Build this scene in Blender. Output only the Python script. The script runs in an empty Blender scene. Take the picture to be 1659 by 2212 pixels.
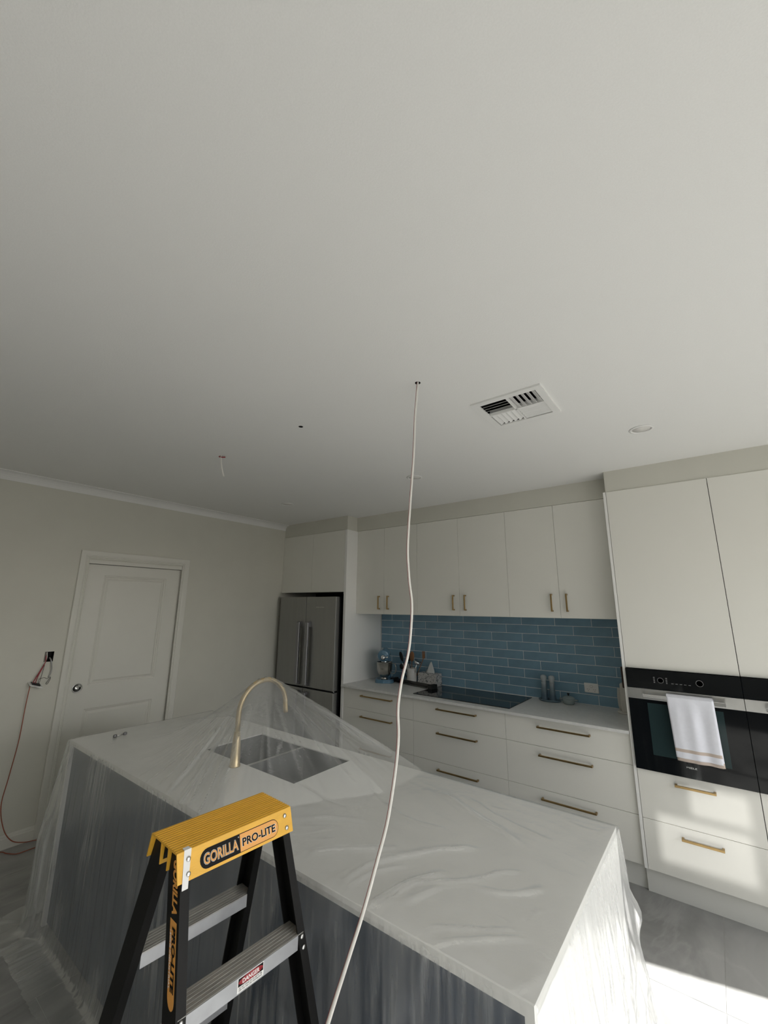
import bpy, bmesh, math, random
from mathutils import Vector, Matrix, noise
random.seed(7)
SC = bpy.context.scene
COL = SC.collection

# ------------------------------------------------------------------ camera
cam_d = bpy.data.cameras.new('camera'); cam = bpy.data.objects.new('camera', cam_d); COL.objects.link(cam)
CAM = Vector((4.2028, -3.9988, 1.6926)); yaw, pitch, roll = 0.65943, 0.22415, 0.008715
cy_, sy_, cp_, sp_, cr_, sr_ = math.cos(yaw), math.sin(yaw), math.cos(pitch), math.sin(pitch), math.cos(roll), math.sin(roll)
FW = Vector((-sy_*cp_, cy_*cp_, sp_)); RT = Vector((cy_, sy_, 0)); UP = RT.cross(FW)
R2 = cr_*RT + sr_*UP; U2 = -sr_*RT + cr_*UP
cam.matrix_world = Matrix(((R2.x, U2.x, -FW.x, CAM.x), (R2.y, U2.y, -FW.y, CAM.y), (R2.z, U2.z, -FW.z, CAM.z), (0, 0, 0, 1)))
cam_d.sensor_fit = 'HORIZONTAL'; cam_d.sensor_width = 36; cam_d.lens = 899.884*36/1659
cam_d.clip_start = 0.02; cam_d.clip_end = 200
SC.camera = cam

# ------------------------------------------------------------------ sky, sun, daylight, exposure
SUN_ELEV, SUN_AZ = math.radians(35.5), Vector((-.972, -.235, 0))
W = bpy.data.worlds.new('sky'); SC.world = W; W.use_nodes = True
nt = W.node_tree; nt.nodes.clear()
sky = nt.nodes.new('ShaderNodeTexSky'); sky.sky_type = 'NISHITA'; sky.sun_disc = False
sky.sun_elevation = SUN_ELEV; sky.sun_rotation = math.radians(76); sky.dust_density = 2.0; sky.air_density = 1.0; sky.ozone_density = 0.6
hsv = nt.nodes.new('ShaderNodeHueSaturation'); hsv.inputs['Saturation'].default_value = 0.25
bg = nt.nodes.new('ShaderNodeBackground'); bg.inputs['Strength'].default_value = 0.44
wo = nt.nodes.new('ShaderNodeOutputWorld')
nt.links.new(sky.outputs[0], hsv.inputs['Color']); nt.links.new(hsv.outputs[0], bg.inputs['Color']); nt.links.new(bg.outputs[0], wo.inputs['Surface'])

def sun(name, d, strength, angle, color):
    l = bpy.data.lights.new(name, 'SUN'); l.energy = strength; l.angle = math.radians(angle); l.color = color
    o = bpy.data.objects.new(name, l); COL.objects.link(o)
    o.rotation_euler = Vector(d).normalized().to_track_quat('-Z', 'Y').to_euler(); o.location = (9, -9, 9)
    return o
ce = math.cos(SUN_ELEV)
sun('sun', (SUN_AZ.x*ce, SUN_AZ.y*ce, -math.sin(SUN_ELEV)), 20.0, 0.6, (1.0, .985, .95))
# added second sun, throwing a glare patch on the drawers through the rear cut-outs
GL = Vector((-.08, .97, -.2))
sun('added_glint_sun', GL, 1.1, .45, (1.0, .985, .95))
XW, YW, H = 6.8, -7.8, 2.693        # right wall, rear wall, ceiling
def portal(name, loc, rot, sx, sy):
    l = bpy.data.lights.new(name, 'AREA'); l.shape = 'RECTANGLE'; l.size = sx; l.size_y = sy; l.cycles.is_portal = True
    o = bpy.data.objects.new(name, l); COL.objects.link(o); o.location = loc; o.rotation_euler = rot
portal('portal_right', (XW+.02, -2.9, 1.2), (0, math.radians(90), 0), 2.4, 4.6)
SC.view_settings.view_transform = 'Standard'; SC.view_settings.look = 'None'; SC.view_settings.gamma = 1
SC.view_settings.use_curve_mapping = False
SC.view_settings.exposure = 0.04
SC.cycles.transparent_max_bounces = 24; SC.cycles.max_bounces = 12; SC.cycles.diffuse_bounces = 6
SC.cycles.caustics_reflective = False; SC.cycles.caustics_refractive = False
SC.cycles.sample_clamp_indirect = 8.0

# ------------------------------------------------------------------ materials
def lin(c):
    return tuple(((v/12.92) if v <= .04045 else ((v+.055)/1.055)**2.4) for v in c)
def mat(name, col, rough=.5, metal=0.0, spec=.5, var=0.0, vscale=4.0, bump=0.0, bscale=80.0, stretch=(1, 1, 1), coat=0.0, detail=3.0):
    m = bpy.data.materials.new(name); m.use_nodes = True; n = m.node_tree.nodes; L = m.node_tree.links
    p = n['Principled BSDF']
    p.inputs['Roughness'].default_value = rough; p.inputs['Metallic'].default_value = metal
    p.inputs['Specular IOR Level'].default_value = spec; p.inputs['Coat Weight'].default_value = coat
    p.inputs['Base Color'].default_value = (*col, 1)
    tc = n.new('ShaderNodeTexCoord'); mp = n.new('ShaderNodeMapping'); mp.inputs['Scale'].default_value = stretch
    L.new(tc.outputs['Object'], mp.inputs['Vector'])
    nz = n.new('ShaderNodeTexNoise'); nz.inputs['Scale'].default_value = vscale; nz.inputs['Detail'].default_value = detail
    L.new(mp.outputs[0], nz.inputs['Vector'])
    mx = n.new('ShaderNodeMix'); mx.data_type = 'RGBA'
    mx.inputs['A'].default_value = (*[max(0, c*(1-var)) for c in col], 1); mx.inputs['B'].default_value = (*[min(1, c*(1+var)) for c in col], 1)
    rm = n.new('ShaderNodeMapRange'); rm.inputs['From Min'].default_value = .32; rm.inputs['From Max'].default_value = .68
    L.new(nz.outputs['Fac'], rm.inputs['Value']); L.new(rm.outputs[0], mx.inputs['Factor']); L.new(mx.outputs['Result'], p.inputs['Base Color'])
    if bump > 0:
        nb = n.new('ShaderNodeTexNoise'); nb.inputs['Scale'].default_value = bscale; nb.inputs['Detail'].default_value = 2
        L.new(mp.outputs[0], nb.inputs['Vector'])
        b = n.new('ShaderNodeBump'); b.inputs['Strength'].default_value = bump; b.inputs['Distance'].default_value = .002
        L.new(nb.outputs['Fac'], b.inputs['Height']); L.new(b.outputs[0], p.inputs['Normal'])
    return m
M = {}
M['wall'] = mat('wall_paint', (.64, .63, .565), .75, spec=.25, var=.015, bump=.08, bscale=260)
M['ceiling'] = mat('ceiling_paint', (.80, .80, .785), .9, spec=.15, var=.015, vscale=300, bump=.25, bscale=220)
M['bulk'] = mat('bulkhead_paint', (.64, .63, .565), .75, spec=.25, var=.015, bump=.08, bscale=260)
M['trim'] = mat('trim_gloss', (.70, .69, .635), .4, spec=.4, var=.01)
M['cornice'] = mat('cornice_paint', (.80, .80, .785), .8, spec=.2, var=.01)
M['lam'] = mat('cabinet_laminate', (.80, .79, .735), .42, spec=.35, var=.012, vscale=2)
M['edge'] = mat('panel_edge', (.86, .855, .83), .45, spec=.35)
M['kick'] = mat('kickboard', (.78, .775, .73), .5, spec=.35, var=.02)
M['gap'] = mat('dark_gap', (.02, .02, .02), .8, spec=.1)
M['stone'] = mat('white_stone', (.74, .74, .72), .28, spec=.45, var=.03, vscale=3)
M['islstone'] = mat('island_stone', (.90, .895, .87), .3, spec=.4, var=.05, vscale=2.2, detail=8)
M['bench'] = mat('grey_stone', (.68, .68, .665), .35, spec=.4, var=.05, vscale=40)
M['navy'] = mat('navy_panel', (.035, .060, .105), .45, spec=.35, var=.06)
M['tile'] = mat('blue_tile', (.185, .315, .415), .22, spec=.5, var=.10, vscale=6, bump=.05, bscale=18)
M['grout'] = mat('white_grout', (.80, .82, .81), .9, spec=.1)
def porcelain():
    m = mat('grey_porcelain', (.30, .30, .292), .36, spec=.4); n = m.node_tree.nodes; L = m.node_tree.links; p = n['Principled BSDF']
    gm = n.new('ShaderNodeNewGeometry'); mp = n.new('ShaderNodeMapping'); mp.inputs['Rotation'].default_value = (0, 0, .6); mp.inputs['Scale'].default_value = (1, .45, 1)
    L.new(gm.outputs['Position'], mp.inputs[0])
    a = n.new('ShaderNodeTexNoise'); a.inputs['Scale'].default_value = 2.6; a.inputs['Detail'].default_value = 8; a.inputs['Distortion'].default_value = 1.2; L.new(mp.outputs[0], a.inputs['Vector'])
    r = n.new('ShaderNodeValToRGB'); e = r.color_ramp.elements; e[0].position = .36; e[0].color = (.215, .215, .21, 1); e[1].position = .64; e[1].color = (.37, .37, .36, 1); L.new(a.outputs['Fac'], r.inputs[0])
    b = n.new('ShaderNodeTexNoise'); b.inputs['Scale'].default_value = 1.7; b.inputs['Detail'].default_value = 5; b.inputs['Distortion'].default_value = 2.0; L.new(mp.outputs[0], b.inputs['Vector'])
    v = n.new('ShaderNodeValToRGB'); e = v.color_ramp.elements; e[0].position = .455; e[0].color = (0, 0, 0, 1); e[1].position = .545; e[1].color = (0, 0, 0, 1)
    k = e.new(.5); k.color = (1, 1, 1, 1); L.new(b.outputs['Fac'], v.inputs[0])
    x = n.new('ShaderNodeMix'); x.data_type = 'RGBA'; x.inputs['B'].default_value = (.50, .50, .485, 1)
    f = n.new('ShaderNodeMath'); f.operation = 'MULTIPLY'; f.inputs[1].default_value = .22; L.new(v.outputs[0], f.inputs[0])
    L.new(f.outputs[0], x.inputs['Factor']); L.new(r.outputs[0], x.inputs['A']); L.new(x.outputs['Result'], p.inputs['Base Color']); return m
M['ftile'] = porcelain()
M['fgrout'] = mat('floor_grout', (.50, .50, .48), .9, spec=.1)
M['brass'] = mat('brushed_brass', (.42, .29, .13), .35, 1.0, var=.06, vscale=30)
M['tap'] = mat('champagne_brass', (.70, .56, .34), .36, .75, var=.04, vscale=20)
M['steel'] = mat('fridge_steel', (.34, .34, .33), .38, .85, var=.03, vscale=2, bump=.02, bscale=60, stretch=(40, 1, 1))
M['steeldark'] = mat('fridge_side', (.012, .012, .013), .5, spec=.3)
M['steelbar'] = mat('fridge_handle_steel', (.30, .30, .315), .3, .95)
M['chrome'] = mat('chrome', (.80, .80, .80), .12, 1.0)
M['inox'] = mat('satin_steel', (.60, .60, .585), .3, 1.0, var=.03, vscale=20)
M['bglass'] = mat('black_glass', (.005, .006, .007), .05, spec=.28)
M['cook'] = mat('cooktop_glass', (.006, .007, .009), .06, spec=.5)
M['owin'] = mat('oven_window_glass', (.022, .040, .042), .07, spec=.25)
M['print'] = mat('grey_print', (.22, .22, .22), .6)
M['white'] = mat('white_plastic', (.80, .80, .785), .35, spec=.4)
M['black'] = mat('black_plastic', (.012, .012, .012), .45, spec=.35)
M['bowl'] = mat('bowl_steel', (.46, .445, .415), .26, 1.0, var=.05, vscale=30)
M['mixer'] = mat('powder_blue_enamel', (.11, .22, .32), .22, spec=.5, coat=.4)
M['ceram'] = mat('white_ceramic', (.62, .615, .60), .25, spec=.5, bump=.0)
M['wood'] = mat('beech_wood', (.26, .125, .055), .6, var=.25, vscale=12, stretch=(1, 1, .15))
M['dwood'] = mat('dark_wood', (.055, .026, .016), .5, var=.25, vscale=14, stretch=(1, 1, .15))
M['tissue'] = mat('tissue_paper', (.62, .64, .64), .9, spec=.1)
M['pot'] = mat('blue_grey_stoneware', (.24, .29, .295), .25, spec=.5, var=.05)
M['tray'] = mat('slate_blue_stoneware', (.10, .15, .19), .28, spec=.5)
M['cream'] = mat('cream_ceramic', (.56, .54, .49), .4, spec=.4)
M['towel'] = mat('white_towel', (.83, .84, .91), .95, spec=.05, var=.015, vscale=60, bump=.5, bscale=500)
M['beige'] = mat('beige_band', (.58, .49, .43), .95, spec=.05, bump=.4, bscale=500)
M['yellow'] = mat('ladder_yellow', (.80, .44, .045), .42, spec=.4, var=.05, vscale=14, bump=.25, bscale=90, stretch=(14, 1, 1))
M['fibre'] = mat('black_fibreglass', (.005, .005, .0048), .5, spec=.18, var=.2, vscale=10)
M['tread'] = mat('aluminium_tread', (.36, .355, .335), .55, .35, var=.16, vscale=16, bump=.3, bscale=120, stretch=(8, 1, 1))
M['alface'] = mat('aluminium_face', (.36, .37, .385), .5, .35, var=.08, vscale=22)
M['orange'] = mat('decal_orange', (.78, .36, .075), .45)
M['inkblack'] = mat('decal_black', (.004, .004, .004), .5, spec=.12)
M['inkwhite'] = mat('decal_white', (.82, .82, .80), .5)
M['red'] = mat('decal_red', (.36, .035, .045), .45)
M['maroon'] = mat('decal_maroon', (.16, .03, .045), .45)
M['tape'] = mat('white_tape', (.80, .80, .79), .6)
M['cable'] = mat('white_cable', (.80, .785, .74), .45, spec=.35)
M['redcore'] = mat('red_core', (.30, .03, .04), .5)
M['cord'] = mat('orange_cord', (.33, .095, .055), .7)
M['greycab'] = mat('grey_cable', (.36, .36, .35), .55)
M['plasterhole'] = mat('cut_edge', (.20, .18, .16), .9)
M['lens'] = mat('downlight_lens', (.72, .71, .68), .45)
M['skyblock'] = mat('grey_sky_block', (.16, .16, .155), .8, var=.1)
M['rod'] = mat('dark_rod_steel', (.075, .072, .068), .35, .6)
M['ground'] = mat('pale_paving', (.20, .195, .185), .85, var=.1)

def ombre():
    m = bpy.data.materials.new('ombre_stoneware'); m.use_nodes = True; n = m.node_tree.nodes; L = m.node_tree.links
    p = n['Principled BSDF']; p.inputs['Roughness'].default_value = .25
    tc = n.new('ShaderNodeTexCoord'); sx = n.new('ShaderNodeSeparateXYZ'); L.new(tc.outputs['Object'], sx.inputs[0])
    cr = n.new('ShaderNodeValToRGB'); mr = n.new('ShaderNodeMapRange'); mr.inputs['From Max'].default_value = .2
    L.new(sx.outputs['Z'], mr.inputs['Value']); L.new(mr.outputs[0], cr.inputs[0])
    e = cr.color_ramp.elements; e[0].position = .2; e[0].color = (.075, .12, .16, 1); e[1].position = .8; e[1].color = (.40, .44, .46, 1)
    k = e.new(.5); k.color = (.16, .215, .25, 1)
    L.new(cr.outputs[0], p.inputs['Base Color']); return m
M['ombre'] = ombre()
def floral():
    m = mat('floral_print_card', (.50, .49, .49), .7); n = m.node_tree.nodes; L = m.node_tree.links
    tc = n.new('ShaderNodeTexCoord'); w = n.new('ShaderNodeTexNoise'); w.inputs['Scale'].default_value = 42; w.inputs['Detail'].default_value = 4; w.inputs['Distortion'].default_value = 2.2
    L.new(tc.outputs['Object'], w.inputs['Vector'])
    r = n.new('ShaderNodeValToRGB'); r.color_ramp.elements[0].position = .36; r.color_ramp.elements[0].color = (.06, .07, .075, 1)
    r.color_ramp.elements[1].position = .48; r.color_ramp.elements[1].color = (.56, .55, .54, 1)
    L.new(w.outputs['Fac'], r.inputs[0]); L.new(r.outputs[0], n['Principled BSDF'].inputs['Base Color']); return m
M['floral'] = floral()
def film():
    m = bpy.data.materials.new('clear_plastic_film'); m.use_nodes = True; n = m.node_tree.nodes; L = m.node_tree.links
    n.clear(); out = n.new('ShaderNodeOutputMaterial')
    tc = n.new('ShaderNodeTexCoord'); mp = n.new('ShaderNodeMapping'); mp.inputs['Scale'].default_value = (1, 1, .16)
    L.new(tc.outputs['Object'], mp.inputs[0])
    nz = n.new('ShaderNodeTexNoise'); nz.inputs['Scale'].default_value = 55; nz.inputs['Detail'].default_value = 4; nz.inputs['Distortion'].default_value = .6
    L.new(mp.outputs[0], nz.inputs['Vector'])
    b = n.new('ShaderNodeBump'); b.inputs['Strength'].default_value = .35; b.inputs['Distance'].default_value = .003
    L.new(nz.outputs['Fac'], b.inputs['Height'])
    df = n.new('ShaderNodeBsdfDiffuse'); df.inputs['Color'].default_value = (.84, .85, .85, 1)
    tl = n.new('ShaderNodeBsdfTranslucent'); tl.inputs['Color'].default_value = (.84, .85, .85, 1)
    gl = n.new('ShaderNodeBsdfGlossy'); gl.inputs['Roughness'].default_value = .22
    tr = n.new('ShaderNodeBsdfTransparent'); tr.inputs['Color'].default_value = (.97, .975, .975, 1)
    for k in (df, tl, gl): L.new(b.outputs[0], k.inputs['Normal'])
    m1 = n.new('ShaderNodeMixShader'); m1.inputs[0].default_value = .42; L.new(df.outputs[0], m1.inputs[1]); L.new(tl.outputs[0], m1.inputs[2])
    lw = n.new('ShaderNodeLayerWeight'); lw.inputs['Blend'].default_value = .35
    at = n.new('ShaderNodeAttribute'); at.attribute_name = 'veil'                 # whitening of the creased film, with bright highlight streaks painted in
    mr = n.new('ShaderNodeMath'); mr.operation = 'ADD'; mr.inputs[1].default_value = .085; mr.use_clamp = True; L.new(at.outputs['Fac'], mr.inputs[0])
    ad = n.new('ShaderNodeMath'); ad.operation = 'MULTIPLY_ADD'; ad.inputs[1].default_value = .13; L.new(lw.outputs['Facing'], ad.inputs[0]); L.new(mr.outputs[0], ad.inputs[2])
    m2 = n.new('ShaderNodeMixShader'); L.new(ad.outputs[0], m2.inputs[0]); L.new(tr.outputs[0], m2.inputs[1]); L.new(m1.outputs[0], m2.inputs[2])
    fr = n.new('ShaderNodeFresnel'); fr.inputs['IOR'].default_value = 1.42; L.new(b.outputs[0], fr.inputs['Normal'])
    m3 = n.new('ShaderNodeMixShader'); fm = n.new('ShaderNodeMath'); fm.operation = 'MULTIPLY'; fm.inputs[1].default_value = .30; L.new(fr.outputs[0], fm.inputs[0]); L.new(fm.outputs[0], m3.inputs[0]); L.new(m2.outputs[0], m3.inputs[1]); L.new(gl.outputs[0], m3.inputs[2])
    L.new(m3.outputs[0], out.inputs['Surface']); return m
M['film'] = film()

# ------------------------------------------------------------------ helpers
class MB:
    """collects shapes into one bmesh; build() links it as ONE mesh object"""
    def __init__(s): s.bm = bmesh.new(); s.mi = 0
    def mark(s): return len(s.bm.faces)
    def box(s, x0, x1, y0, y1, z0, z1, bev=0.0, seg=1):
        bm = s.bm; v = [bm.verts.new((x, y, z)) for z in (z0, z1) for y in (y0, y1) for x in (x0, x1)]
        fs = [bm.faces.new([v[i] for i in q]) for q in ((0, 2, 3, 1), (4, 5, 7, 6), (0, 1, 5, 4), (2, 6, 7, 3), (0, 4, 6, 2), (1, 3, 7, 5))]
        for f in fs: f.material_index = s.mi
        if bev > 0:
            es = list({e for f in fs for e in f.edges})
            r = bmesh.ops.bevel(bm, geom=es, offset=bev, segments=seg, profile=.5, affect='EDGES', clamp_overlap=True)
            for f in r['faces']: f.material_index = s.mi
        return s
    def hexa(s, lo, hi):
        bm = s.bm; v = [bm.verts.new(p) for p in list(lo)+list(hi)]
        for q in ((3, 2, 1, 0), (4, 5, 6, 7), (0, 1, 5, 4), (1, 2, 6, 5), (2, 3, 7, 6), (3, 0, 4, 7)):
            bm.faces.new([v[i] for i in q]).material_index = s.mi
        return s
    def quad(s, *ps):
        s.bm.faces.new([s.bm.verts.new(p) for p in ps]).material_index = s.mi; return s
    def prism(s, pts, axis, a, b):
        def mk(p, t):
            return (t, p[0], p[1]) if axis == 'x' else (p[0], t, p[1]) if axis == 'y' else (p[0], p[1], t)
        bm = s.bm; A = [bm.verts.new(mk(p, a)) for p in pts]; B = [bm.verts.new(mk(p, b)) for p in pts]; n = len(pts)
        bm.faces.new(A[::-1]).material_index = s.mi; bm.faces.new(B).material_index = s.mi
        for i in range(n): bm.faces.new((A[i], A[(i+1) % n], B[(i+1) % n], B[i])).material_index = s.mi
        return s
    def lathe(s, prof, c=(0, 0, 0), seg=28, M4=None, sx=1, sy=1):
        bm = s.bm; c = Vector(c); rings = []
        for r, z in prof:
            ring = []
            for k in range(seg):
                a = 2*math.pi*k/seg; p = Vector((r*math.cos(a)*sx, r*math.sin(a)*sy, z))
                if M4: p = M4 @ p
                ring.append(bm.verts.new(p+c))
            rings.append(ring)
        for A, B in zip(rings, rings[1:]):
            for k in range(seg):
                f = bm.faces.new((A[k], A[(k+1) % seg], B[(k+1) % seg], B[k])); f.material_index = s.mi; f.smooth = True
        for ring, flip in ((rings[0], True), (rings[-1], False)):
            try: bm.faces.new(ring[::-1] if flip else ring).material_index = s.mi
            except ValueError: pass
        return s
    def tube(s, pts, r, seg=10, flat=None, closed=False):
        """tube through pts; r a number or a list; flat=(wide_dir_vector, ratio) squashes the section"""
        bm = s.bm; pts = [Vector(p) for p in pts]; n = len(pts); rings = []
        t0 = (pts[1]-pts[0]).normalized(); up = Vector((0, 0, 1)) if abs(t0.z) < .9 else Vector((1, 0, 0))
        nrm = (up - t0*up.dot(t0)).normalized()
        for i, p in enumerate(pts):
            t = (pts[min(i+1, n-1)]-pts[max(i-1, 0)]).normalized()
            nrm = (nrm - t*nrm.dot(t)).normalized(); bn = t.cross(nrm)
            if flat: 
                wv = Vector(flat[0]); wv = (wv - t*wv.dot(t)).normalized(); a_, b_ = wv, t.cross(wv)
            else: a_, b_ = nrm, bn
            rr = r[i] if isinstance(r, (list, tuple)) else r; k2 = flat[1] if flat else 1
            rings.append([bm.verts.new(p + a_*rr*math.cos(2*math.pi*k/seg) + b_*rr*k2*math.sin(2*math.pi*k/seg)) for k in range(seg)])
        for A, B in zip(rings, rings[1:]):
            for k in range(seg):
                f = bm.faces.new((A[k], A[(k+1) % seg], B[(k+1) % seg], B[k])); f.material_index = s.mi; f.smooth = True
        bm.faces.new(rings[0][::-1]).material_index = s.mi; bm.faces.new(rings[-1]).material_index = s.mi
        return s
    def mesh(s, name, mats, smooth=False):
        bmesh.ops.recalc_face_normals(s.bm, faces=s.bm.faces)
        me = bpy.data.meshes.new(name); s.bm.to_mesh(me); s.bm.free()
        for m in (mats if isinstance(mats, (list, tuple)) else [mats]): me.materials.append(m)
        if smooth:
            for p in me.polygons: p.use_smooth = True
        return me
    def build(s, name, mats, parent=None, smooth=False):
        return put(name, s.mesh(name, mats, smooth), parent)
def put(name, me, parent=None, loc=None, rotz=0):
    o = bpy.data.objects.new(name, me); COL.objects.link(o)
    if parent: o.parent = parent
    if loc is not None: o.location = loc
    o.rotation_euler.z = rotz
    return o
def tag(o, label, cat, group=None):
    o['label'] = label; o['category'] = cat
    if group: o['group'] = group
    return o
def thing(name, label, cat, loc=(0, 0, 0), rotz=0, group=None):
    o = bpy.data.objects.new(name, None); o.empty_display_size = .05; COL.objects.link(o); o.location = loc; o.rotation_euler.z = rotz
    return tag(o, label, cat, group)
def struct(o): o['kind'] = 'structure'; return o
def bx(*a, **k): return MB().box(*a, **k)
def text_mesh(s, size, m, name='lettering', bold=0.0, squash=1.0):
    c = bpy.data.curves.new(name, 'FONT'); c.body = s; c.size = size; c.align_x = 'CENTER'; c.align_y = 'CENTER'; c.offset = bold; c.extrude = .0002; c.resolution_u = 3
    o = bpy.data.objects.new(name, c); COL.objects.link(o)
    dg = bpy.context.evaluated_depsgraph_get(); me = bpy.data.meshes.new_from_object(o.evaluated_get(dg))
    bpy.data.objects.remove(o); bpy.data.curves.remove(c)
    me.materials.clear(); me.materials.append(m)
    return me
def lettering(s, size, m, parent, origin, right, up, width=None, height=None, bold=0.0):
    me = text_mesh(s, size, m, 'lettering', bold)
    xs = [v.co.x for v in me.vertices]; ys = [v.co.y for v in me.vertices]
    cx, cy = (max(xs)+min(xs))/2, (max(ys)+min(ys))/2
    fx = width/(max(xs)-min(xs)) if width else 1; fy = height/(max(ys)-min(ys)) if height else fx
    R, U, O = Vector(right).normalized(), Vector(up).normalized(), Vector(origin); N = R.cross(U)
    for v in me.vertices: v.co = O + R*(v.co.x-cx)*fx + U*(v.co.y-cy)*fy + N*v.co.z
    return put('lettering', me, parent)
def smoothcurve(pts, n=8):
    P = [Vector(p) for p in pts]; out = []
    for i in range(len(P)-1):
        p0, p1, p2, p3 = P[max(i-1, 0)], P[i], P[i+1], P[min(i+2, len(P)-1)]
        for k in range(n):
            t = k/n
            out.append(.5*((2*p1)+(-p0+p2)*t+(2*p0-5*p1+4*p2-p3)*t*t+(-p0+3*p1-3*p2+p3)*t**3))
    return out+[P[-1]]
def wall_cells(mb, fixed, thick, us, zs, holes, axis):
    """wall made of cells on a grid, leaving the holes (u0,u1,z0,z1) out"""
    us = sorted(set(us+[h for q in holes for h in q[:2]])); zs = sorted(set(zs+[h for q in holes for h in q[2:]]))
    for a, b in zip(us, us[1:]):
        for c, d in zip(zs, zs[1:]):
            if any(h[0]-1e-6 <= a and b <= h[1]+1e-6 and h[2]-1e-6 <= c and d <= h[3]+1e-6 for h in holes): continue
            f0, f1 = min(fixed, fixed+thick), max(fixed, fixed+thick)
            if axis == 'x': mb.box(f0, f1, a, b, c, d)
            else: mb.box(a, b, f0, f1, c, d)
    return mb

# ------------------------------------------------------------------ room shell
ZB, ZO, ZW, ZK = 2.535, 1.6176, .916, .1411
fl = struct(bx(-.2, XW+.1, YW-.1, .15, -.12, -.0012).build('floor', M['fgrout']))
tile_m = None
k0 = -7
for i in range(-7, 6):
    xa = 4.02+.602*i; xb = xa+.602
    off = -1.328 if i % 2 == 0 or i in (-1, 0) else -1.328+.602
    if i < 0: off = -1.328 if i % 2 else -1.328-.602
    for j in range(-8, 3):
        ya = off+1.204*j; yb = ya+1.204
        x0, x1, y0, y1 = max(xa+.001, 0.0), min(xb-.001, XW), max(ya+.001, YW), min(yb-.001, 0)
        if x1-x0 < .02 or y1-y0 < .02: continue
        put('tile', bx(x0-xa, x1-xa, y0-ya, y1-ya, -.006, 0).mesh('tile', M['ftile']), fl, (xa, ya, 0))
ZD, ZA = 2.039, 2.147
mb = wall_cells(MB(), 0, -.12, [YW, .12], [0, H], [(-2.735, -1.865, 0, ZD+.03), (-2.903, -2.845, 1.25, 1.326)], 'x')
wl = struct(mb.build('wall_left', M['wall']))
wb = struct(bx(-.12, XW+.1, .012, .12, 0, H).build('wall_back', M['wall']))
mb = wall_cells(MB(), XW, .12, [YW, .12], [0, H], [(-5.2, -.43, 0.0, 2.41)], 'x')
wr = struct(mb.build('wall_right', M['wall']))
# unseen rear wall with two added cut-outs that shape the drawers' bright patch
def gp(x, z, y=YW):                         # slide a point of the drawers' plane back along the glint
    t = (y-(-.6435))/GL.y; return (x+GL.x*t, z+GL.z*t)
a0 = gp(3.76, .215); a1 = gp(4.205, .47); b0 = gp(3.94, .50); b1 = gp(4.215, .66)
holes = [(a0[0], a1[0], a0[1], a1[1]), (b0[0], b1[0], b0[1], b1[1])]
mb = wall_cells(MB(), YW, -.02, [-.12, XW+.12], [0, H], holes, 'y')
wf = struct(mb.build('wall_front', M['trim']))
# ceiling with cut-outs: vent and three cable holes
VX0, VX1, VY0, VY1 = 3.378, 3.688, -2.193, -1.882
HOLES = [(3.263, -2.543, .013), (1.662, -2.549, .009), (2.467, -2.543, .013)]
hs = [(VX0, VX1, VY0, VY1)]+[(x-.03, x+.03, y-.03, y+.03) for x, y, r in HOLES]
us = sorted(set([-.12, XW+.12]+[h for q in hs for h in q[:2]])); vs = sorted(set([YW-.1, .12]+[h for q in hs for h in q[2:]]))
mb = MB()
for a, b in zip(us, us[1:]):
    for c, d in zip(vs, vs[1:]):
        if any(h[0]-1e-6 <= a and b <= h[1]+1e-6 and h[2]-1e-6 <= c and d <= h[3]+1e-6 for h in hs): continue
        mb.box(a, b, c, d, H, H+.013)
for x, y, r in HOLES:
    n = 24; bm = mb.bm
    def sq(a):
        c_, s_ = math.cos(a), math.sin(a); k = .03/max(abs(c_), abs(s_)); return (x+c_*k, y+s_*k)
    an = [2*math.pi*(k+.5)/n for k in range(n)]
    an = [2*math.pi*k/n for k in range(n)]
    O_ = [bm.verts.new((*sq(a), H)) for a in an]; I_ = [bm.verts.new((x+r*math.cos(a), y+r*math.sin(a), H)) for a in an]
    T_ = [bm.verts.new((x+r*math.cos(a), y+r*math.sin(a), H+.06)) for a in an]
    for k in range(n):
        bm.faces.new((O_[k], I_[k], I_[(k+1) % n], O_[(k+1) % n]))
        bm.faces.new((I_[k], T_[k], T_[(k+1) % n], I_[(k+1) % n])).material_index = 1
    bm.faces.new(T_).material_index = 1
ce_ = struct(mb.build('ceiling', [M['ceiling'], M['gap']]))
struct(bx(-.3, XW+.3, YW-.3, .3, H+.35, H+.40).build('trim_3', M['gap']))      # roof over the ceiling void
struct(bx(XW+.12, XW+14, YW-8, 8, -.16, -.06).build('ground', M['ground']))
struct(bx(XW+5.0, XW+5.06, YW-6, 8, -.06, 1.75).build('sky_block', M['skyblock']))    # unseen screen across the yard, added to cut the low sky light
# bulkheads above the cabinets, parts of the back wall
bx(0, 1.074, -.624, .012, ZB, H).build('bulkhead', M['bulk'], wb)
bx(1.074, 3.675, -.462, .012, ZB, H).build('bulkhead', M['bulk'], wb)
bx(3.675, 5.6, -.6376, .012, ZB, H).build('bulkhead', M['bulk'], wb)
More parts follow.
